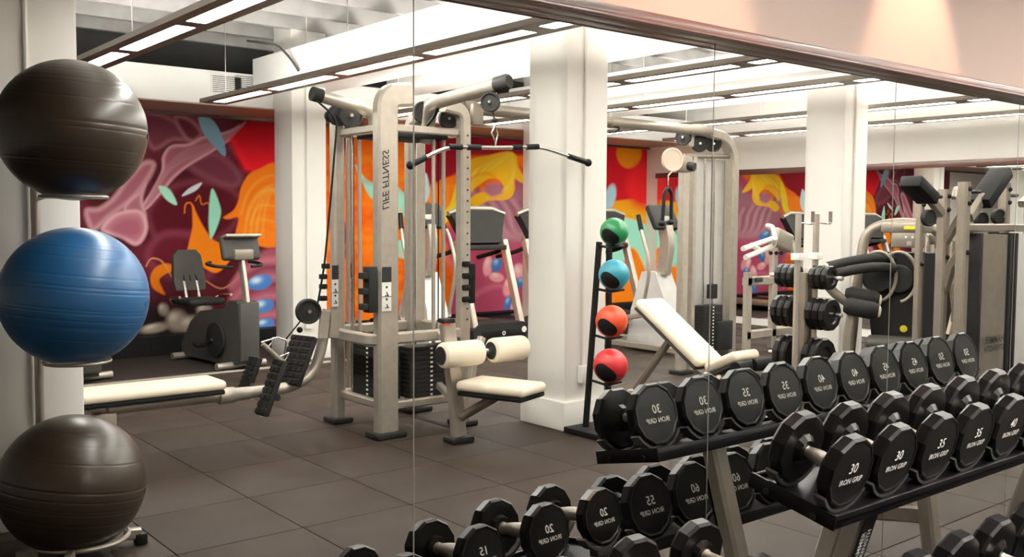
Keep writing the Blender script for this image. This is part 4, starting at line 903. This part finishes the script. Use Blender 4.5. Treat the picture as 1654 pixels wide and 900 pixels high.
# ------------------------------------------------------------------ ellipticals
def elliptical():
    t = thing('elliptical_trainer', 'elliptical trainer behind the cable tower', 'elliptical', (5.75, 8.5, 0), 'elliptical trainers')
    fr = ((5.75, 8.5, 0), 0.0); B = lambda: MB(fr)
    for s in (-1, 1): B().tube([(s*0.2, -0.5, 0.06), (s*0.2, 0.95, 0.06)], (0.06, 0.07), up=(0, 0, 1)).build('base_rail', MT['silver'], t)
    for y in (-0.52, 0.97): B().tube([(-0.32, y, 0.04), (0.32, y, 0.04)], 0.035, 12).build('stabilizer', MT['silver'], t)
    B().prism([(-0.35, 0.05), (0.30, 0.05), (0.24, 0.45), (0.08, 0.88), (-0.12, 0.88), (-0.30, 0.5)], (0, 0.1, 0), (0, 1, 0), (0, 0, 1), 0.26).build('drive_hood', MT['lgrey'], t)
    B().tube(fillet([(0, -0.02, 0.86), (0, -0.08, 1.20), (0, -0.04, 1.38)], 0.2), (0.16, 0.10), up=(1, 0, 0)).build('mast', MT['silver'], t)
    c = B().box((0, 0.0, 1.48), (0.40, 0.07, 0.30), rot=(-0.5, 0, 0), bev=0.03).build('console', MT['dark'], t); B().box((0, -0.03, 1.44), (0.12, 0.06, 0.12), bev=0.02).build('console_bracket', MT['silver'], c)
    for s in (-1, 1):
        B().tube(fillet([(s*0.3, 0.02, 0.40), (s*0.31, -0.12, 0.95), (s*0.30, 0.02, 1.30), (s*0.24, 0.14, 1.48)], 0.2), 0.02, 10).build('swing_arm', MT['silver'], t)
        B().tube([(s*0.285, 0.05, 1.34), (s*0.24, 0.14, 1.5)], 0.026, 10).build('grip', MT['black'], t)
        B().tube([(s*0.3, 0.0, 0.42), (s*0.26, 0.85, 0.25)], (0.05, 0.06), up=(0, 0, 1)).build('pedal_arm', MT['silver'], t); B().box((s*0.22, 0.5, 0.36), (0.16, 0.36, 0.05), rot=(-0.2, 0, 0), bev=0.015).build('pedal', MT['black'], t)
    return t
el = elliptical()
dup(el, tw((8.0, 7.2, 0)), 'elliptical trainer behind the bench and medicine ball rack')

# ------------------------------------------------------------------ plate tree
def plate_tree():
    X, Y = AY(1300, 500, 4.05)[0], 4.05
    t = thing('plate_tree', 'silver plate tree hung with black weight plates', 'plate rack', (X, Y, 0))
    MB().tube([(X, Y, 0.03), (X, Y, 1.08)], (0.075, 0.075), up=(0, 1, 0)).build('post', MT['silver_d'], t)
    for a in (-0.24, 0.24): MB().tube([(X-0.22, Y+a, 0.03), (X+0.22, Y+a, 0.03)], (0.06, 0.06), up=(0, 0, 1)).build('base_rail', MT['silver_d'], t)
    MB().tube([(X, Y-0.3, 0.04), (X, Y+0.3, 0.04)], (0.06, 0.06), up=(0, 0, 1)).build('base_beam', MT['silver_d'], t)
    for px, top in ((1290, 346), (1319, 346)):
        a = AY(px, top, Y-0.06); MB().tube([(a[0], a[1], 0.35), a], 0.022, 12).build('bar_holder', MT['silver'], t)
        MB().box((a[0], a[1], a[2]-0.3), (0.07, 0.07, 0.05), bev=0.006).build('bar_clip', MT['ink'], t)
        for dx in (0.0, 0.05, 0.09): MB().tube(fillet([(a[0], a[1], a[2]-0.06), (a[0]+0.1+dx*0.3, a[1]-0.04, a[2]-0.07), (a[0]+0.1+dx*0.3, a[1]-0.04, a[2]+0.02)], 0.02), 0.006, 6).build('handle_hook', MT['chrome'], t)
    n = 0
    for z, r, th in ((1.05, 0.088, 0.045), (0.79, 0.118, 0.05), (0.47, 0.150, 0.055)):
        for s in (-1, 1):
            MB().cyl((X, Y-s*0.035, z), (X, Y-s*0.30, z), 0.016, 10).build('peg', MT['chrome'], t)
            for k in range(3 if z > 0.6 else 2):
                c = (X, Y-s*(0.09+k*(th+0.006)), z)
                p = MB().lathe([(0.026, -th/2*0.5), (r*0.55, -th/2*0.5), (r*0.62, -th/2), (r*0.93, -th/2), (r, -th/2*0.6), (r, th/2*0.6), (r*0.93, th/2), (r*0.62, th/2), (r*0.55, th/2*0.5), (0.026, th/2*0.5)], c, (0, 1, 0), 12).build('weight_plate', MT['ureth'], ang=18)
                row = {1.05: 'top', 0.79: 'middle', 0.47: 'bottom'}[z]
                tag(p, 'black weight plate on the %s %s peg of the plate tree, %s from its post' % ('left' if s < 0 else 'right', row, ORD[k]), 'weight plate', 'plates on the plate tree')
plate_tree()

# ------------------------------------------------------------------ dark seated machine with an arch frame
def seated_machine():
    cx, cy = AY(1462, 450, 4.16)[0], 4.16
    t = thing('seated_machine', 'dark seated weight machine with arched frame and yellow badge', 'weight machine', (cx, cy, 0))
    fr = ((cx, cy, 0), -1.07); B = lambda: MB(fr)          # local x across, y away from the camera
    sx = lambda px: (px-1462)/160*0.86                     # photo width to metres across the frame
    B().tube(fillet([(sx(1380), 0, 0.03), (sx(1392), 0, 0.9), (sx(1402), 0.02, 1.40), (sx(1462), 0.02, 1.455), (sx(1514), 0.02, 1.38), (sx(1536), 0, 0.8), (sx(1546), 0, 0.03)], 0.18, 7), 0.042, 14).build('arch_frame', MT['silver_d'], t)
    pn = B().box((sx(1462), -0.02, 1.40), (0.40, 0.06, 0.085), bev=0.02).build('top_cover', MT['silver_d'], t)
    B().box((sx(1467), -0.053, 1.40), (0.10, 0.008, 0.028), bev=0.003).build('badge', MT['yellow'], pn)
    B().box((sx(1465), -0.02, 1.30), (0.26, 0.04, 0.13), bev=0.012).build('instruction_panel', MT['silver_d'], t)
    B().text('\u2022 \u2022', (sx(1466), -0.044, 1.32), (-1, 0, 0), (0, 0, 1), 0.08).text('III', (sx(1466), -0.044, 1.27), (-1, 0, 0), (0, 0, 1), 0.05).build('panel_print', MT['ink'], t)
    bd = B().prism([(sx(1420), 0.25), (sx(1532), 0.25), (sx(1530), 1.10), (sx(1505), 1.19), (sx(1430), 1.19), (sx(1415), 1.05), (sx(1412), 0.6)], (0, 0.18, 0), (1, 0, 0), (0, 0, 1), 0.28).build('shroud', MT['dark'], t)
    B().box((sx(1488), 0.035, 0.75), (0.012, 0.012, 0.9)).build('shroud_seam', MT['grey'], bd)
    for px in (1422, 1452):
        d = B().lathe([(0.02, 0), (0.11, 0.004), (0.125, 0.03), (0.11, 0.06)], (sx(px), -0.03, 0.97), (0, 1, 0), 24).build('cam_disc', MT['dark'], t)
        B().tube([(sx(px)+0.145*math.cos(a), -0.04, 0.99+0.21*math.sin(a)) for a in np.linspace(-1.4, 2.2, 16)], 0.014, 8).build('cam_ring', MT['silver_d'], d)
    for dz, dy in ((0.0, 0.0), (0.07, 0.14)):
        h = B().tube(fillet([(sx(1445), -0.06+dy, 1.06+dz), (sx(1420), -0.22+dy, 1.08+dz), (sx(1385), -0.30+dy, 1.05+dz), (sx(1350), -0.36+dy, 1.00+dz)], 0.1), 0.042, 12)
        h = h.build('press_arm', MT['dark'], t); B().tube([(sx(1366), -0.33+dy, 1.02+dz), (sx(1346), -0.37+dy, 0.99+dz)], 0.034, 12).build('hand_grip', MT['cream'], h)
    am = B().tube(fillet([(sx(1316), -0.30, 1.02), (sx(1342), -0.28, 0.98), (sx(1362), -0.25, 0.84), (sx(1390), -0.2, 0.74), (sx(1420), -0.16, 0.72)], 0.12), 0.04, 12).build('lever_arm', MT['silver_d'], t)
    B().tube([(sx(1322), -0.30, 1.02), (sx(1364), -0.28, 0.985)], 0.042, 14).build('lever_sleeve', MT['cream'], am)
    for dz, dy in ((0.0, -0.08), (0.08, 0.06)):
        r = B().tube([(sx(1376), -0.26+dy, 0.76+dz), (sx(1384), -0.26+dy, 0.755+dz), (sx(1418), -0.2+dy, 0.72+dz), (sx(1426), -0.2+dy, 0.715+dz)], [0.05, 0.075, 0.075, 0.055], 16).build('elbow_pad', MT['dark'], t); B().lathe([(0.05, 0), (0.045, 0.012), (0.02, 0.02)], (sx(1426), -0.2+dy, 0.715+dz), (1, 0, -0.1), 14).build('pad_cap', MT['cream'], r)
    B().lathe([(0.02, 0), (0.03, 0.002), (0.02, 0.006)], (sx(1462), 0.03, 0.55), (0, -1, 0), 14).build('badge', MT['yellow'], t)
    st_ = B().box((sx(1450), -0.24, 0.46), (0.44, 0.42, 0.075), bev=0.035, seg=4).build('seat', MT['grey'], t); B().tube([(sx(1450), -0.2, 0.03), (sx(1450), -0.2, 0.43)], (0.08, 0.08), up=(0, 1, 0)).build('seat_post', MT['silver_d'], st_)
    B().tube([(sx(1384), -0.4, 0.04), (sx(1384), 0.35, 0.04)], (0.07, 0.07), up=(0, 0, 1)).build('base_rail', MT['silver_d'], t); B().tube([(sx(1540), -0.4, 0.04), (sx(1540), 0.35, 0.04)], (0.07, 0.07), up=(0, 0, 1)).build('base_rail', MT['silver_d'], t)
    B().tube([(sx(1378), -0.02, 0.04), (sx(1545), -0.02, 0.04)], (0.07, 0.07), up=(0, 0, 1)).build('base_beam', MT['silver_d'], t)
    B().tube(fillet([(sx(1384), -0.35, 0.04), (sx(1382), -0.3, 0.5), (sx(1388), -0.26, 0.72)], 0.1), (0.07, 0.06), up=(0, 1, 0)).build('arm_post', MT['silver_d'], t)
seated_machine()

# ------------------------------------------------------------------ tall strength machine at the right
def strength_machine():
    Y = 3.3; P = lambda px, py, dy=0.0: AY(px, py, Y+dy)
    x0 = P(1557, 500)[0]
    t = thing('strength_machine', 'tall warm grey strength machine with metal shrouds and black arm pads', 'weight machine', (x0+0.3, Y, 0))
    def up(px, top, w=0.075, dy=0.0):
        a = P(px, top, dy); p = MB().tube([(a[0], a[1], 0.03), a], (w, w), up=(0, 1, 0)).build('upright', MT['silver_d'], t)
        MB().box((a[0], a[1], 0.015), (w+0.05, w+0.05, 0.03), bev=0.006).build('foot_plate', MT['dark'], p)
        for dz in (0.05, 0.15, 0.5): MB().sphere((a[0]-0.005, a[1]-w/2-0.004, a[2]-dz), 0.018, 10, 6).build('bolt_cap', MT['black'], p)
        return a
    a = up(1558, 294); b = up(1525, 306, dy=0.22); c = up(1625, 296, 0.06, 0.1); d = up(1487, 320, 0.05, 0.42)
    zb = P(1600, 368)[2]; MB().tube([(a[0], Y, zb), (P(1700, 370)[0], Y, zb)], (0.07, 0.06), up=(0, 0, 1)).build('cross_beam', MT['silver_d'], t)
    MB().tube([(a[0], Y, 0.06), (P(1700, 370)[0], Y, 0.06)], (0.07, 0.06), up=(0, 0, 1)).build('cross_beam', MT['silver_d'], t)
    MB().tube([P(1555, 400, 0.02), P(1536, 430, 0.12), P(1526, 470, 0.2)], (0.06, 0.05), up=(1, 0, 0)).build('brace', MT['silver_d'], t)
    MB().tube([P(1554, 345, 0.03), P(1522, 400, 0.24)], (0.055, 0.055), up=(1, 0, 0)).build('brace', MT['silver_d'], t)
    MB().tube([P(1650, 330, 0.05), P(1700, 280, 0.05)], (0.055, 0.055), up=(0, 1, 0)).build('brace', MT['silver_d'], t)
    def pad_arm(s, e, q0, q1, nm):
        MB().tube([s, e], (0.07, 0.05), up=(0, 1, 0)).build('swing_arm', MT['silver_d'], t)
        u = (Vector(q1)-Vector(q0)); m = (Vector(q0)+Vector(q1))/2; ang = -math.atan2(u.z, u.x)
        MB().box(tuple(m), (u.length, 0.16, 0.085), rot=(0, ang, 0), bev=0.012).build('arm_pad', MT['black'], t)
    pad_arm(P(1566, 352), P(1588, 318), P(1582, 330), P(1618, 278), 'r'); pad_arm(P(1520, 345, 0.2), P(1498, 315, 0.2), P(1500, 322, 0.2), P(1470, 292, 0.2), 'l')
    for px, py, dy in ((1575, 310, 0), (1512, 318, 0.2), (1635, 316, 0.1)): MB().cyl(P(px-10, py, dy), P(px+8, py, dy), 0.014, 8).build('stop_pin', MT['black'], t)
    for u, v, nm in ((1577, 1621, 1), (1634, 1690, 2)):
        xa, xb = P(u, 400)[0], P(v, 400)[0]; n = 10
        vs_ = []
        for k in range(n+1):
            x = xa+(xb-xa)*k/n; y = Y-0.03-0.05*math.sin(math.pi*k/n)
            for z in (0.12, zb-0.05): vs_.append((x, y, z))
        for k in range(n+1):
            x = xa+(xb-xa)*k/n
            for z in (0.12, zb-0.05): vs_.append((x, Y+0.06, z))
        m = 2*(n+1); fs = [(2*k, 2*k+2, 2*k+3, 2*k+1) for k in range(n)]+[(m+2*k, m+2*k+1, m+2*k+3, m+2*k+2) for k in range(n)]+[(0, 1, m+1, m), (2*n, m+2*n, m+2*n+1, 2*n+1)]+[(2*k+1, 2*k+3, m+2*k+3, m+2*k+1) for k in range(n)]+[(2*k, m+2*k, m+2*k+2, 2*k+2) for k in range(n)]
        sh = MB().add(vs_, fs).build('shroud', MT['silver_d'] if nm == 1 else MT['lgrey'], t, ang=60)
        for x in (xa-0.02, xb+0.02): MB().bx(x-0.022, x+0.022, Y-0.05, Y+0.05, 0.1, zb-0.04, 0.004).build('shroud_edge', MT['dark'], sh)
        if nm == 1:
            l = P(1606, 556, -0.09); o = (l[0], Y-0.09, l[2])
            MB().text('HAMMER', (o[0], o[1], o[2]+0.032), (-1, 0, 0), (0, 0, 1), 0.075).text('STRENGTH', (o[0], o[1], o[2]-0.032), (-1, 0, 0), (0, 0, 1), 0.062).build('lettering', MT['inkd'], sh)
    for k, (px, py) in enumerate(((1536, 450), (1540, 520))): MB().tube([P(px, py, 0.25), P(px+3, py-60, 0.25)], 0.02, 10).build('rod', MT['chrome'], t)
    MB().tube([P(1533, 540, 0.3), P(1548, 480, 0.25)], (0.06, 0.03), up=(0, 1, 0)).build('lever', MT['cream'], t)
    hz = MB().tube(fillet([P(1540, 320, 0.3), P(1545, 300, 0.32), P(1552, 330, 0.34), P(1546, 352, 0.34)], 0.08), 0.02, 10).build('hose_loop', MT['silver'], t)
    for q in ((1500, 352), (1585, 355), (1612, 350)): MB().disc(P(q[0], q[1], 0.12), (0.3, 1, 0), 0.06, 0.04, 18).build('pulley', MT['dark'], t)
strength_machine()

# ------------------------------------------------------------------ press frame beyond the plate tree
def press_frame():
    Y = 6.5; P = lambda px, py, dy=0.0: AY(px, py, Y+dy)
    t = thing('press_machine', 'light grey press machine with white tubular arms behind the plate tree', 'weight machine', (P(1240, 500)[0], Y, 0))
    for px, top in ((1208, 440), (1250, 400), (1292, 400)):
        a = P(px, top); MB().tube([(a[0], Y, 0.03), a], (0.09, 0.07), up=(0, 1, 0)).build('upright', MT['silver'], t)
    for py in (455, 542): a, b = P(1203, py), P(1296, py); MB().tube([a, (b[0], Y, a[2])], (0.07, 0.10), up=(0, 0, 1)).build('cross_beam', MT['silver'], t)
    ar = MB()
    for a, b in (((1200, 402), (1252, 384)), ((1204, 416), (1246, 398)), ((1252, 384), (1250, 396)), ((1214, 396), (1228, 404))): ar.tube([P(*a, -0.25), P(*b, -0.1)], 0.028, 10)
    ar.build('press_arm', MT['ink'], t)
    MB().tube(fillet([P(1252, 384, -0.1), P(1248, 366, 0.0), P(1238, 364, 0.05), P(1260, 380, 0.1)], 0.08), 0.026, 10).build('press_arm', MT['ink'], t)
    m = MB()
    for px in (1215, 1222, 1245, 1254, 1262): m.cyl(P(px, 409, -0.08), P(px, 409, -0.04), 0.022, 10)
    m.build('bolts', MT['black'], t)
    MB().box(P(1262, 388, 0.05), (0.34, 0.12, 0.22), rot=(0, 0.3, 0), bev=0.04, seg=3).build('back_pad', MT['silver_d'], t)
    MB().box(P(1226, 452, -0.06), (0.12, 0.02, 0.05), bev=0.004).build('badge', MT['inkd'], t)
    sx_ = P(1255, 500); MB().box((sx_[0], Y-0.35, 0.45), (0.36, 0.42, 0.08), bev=0.03, seg=3).build('seat_pad', MT['silver_d'], t)
    MB().tube([(sx_[0], Y-0.35, 0.04), (sx_[0], Y-0.35, 0.42)], (0.08, 0.08), up=(0, 1, 0)).build('seat_post', MT['silver'], t); MB().tube([(sx_[0], Y-0.6, 0.04), (sx_[0], Y+0.05, 0.04)], (0.08, 0.06), up=(0, 0, 1)).build('base_rail', MT['silver'], t)
press_frame()
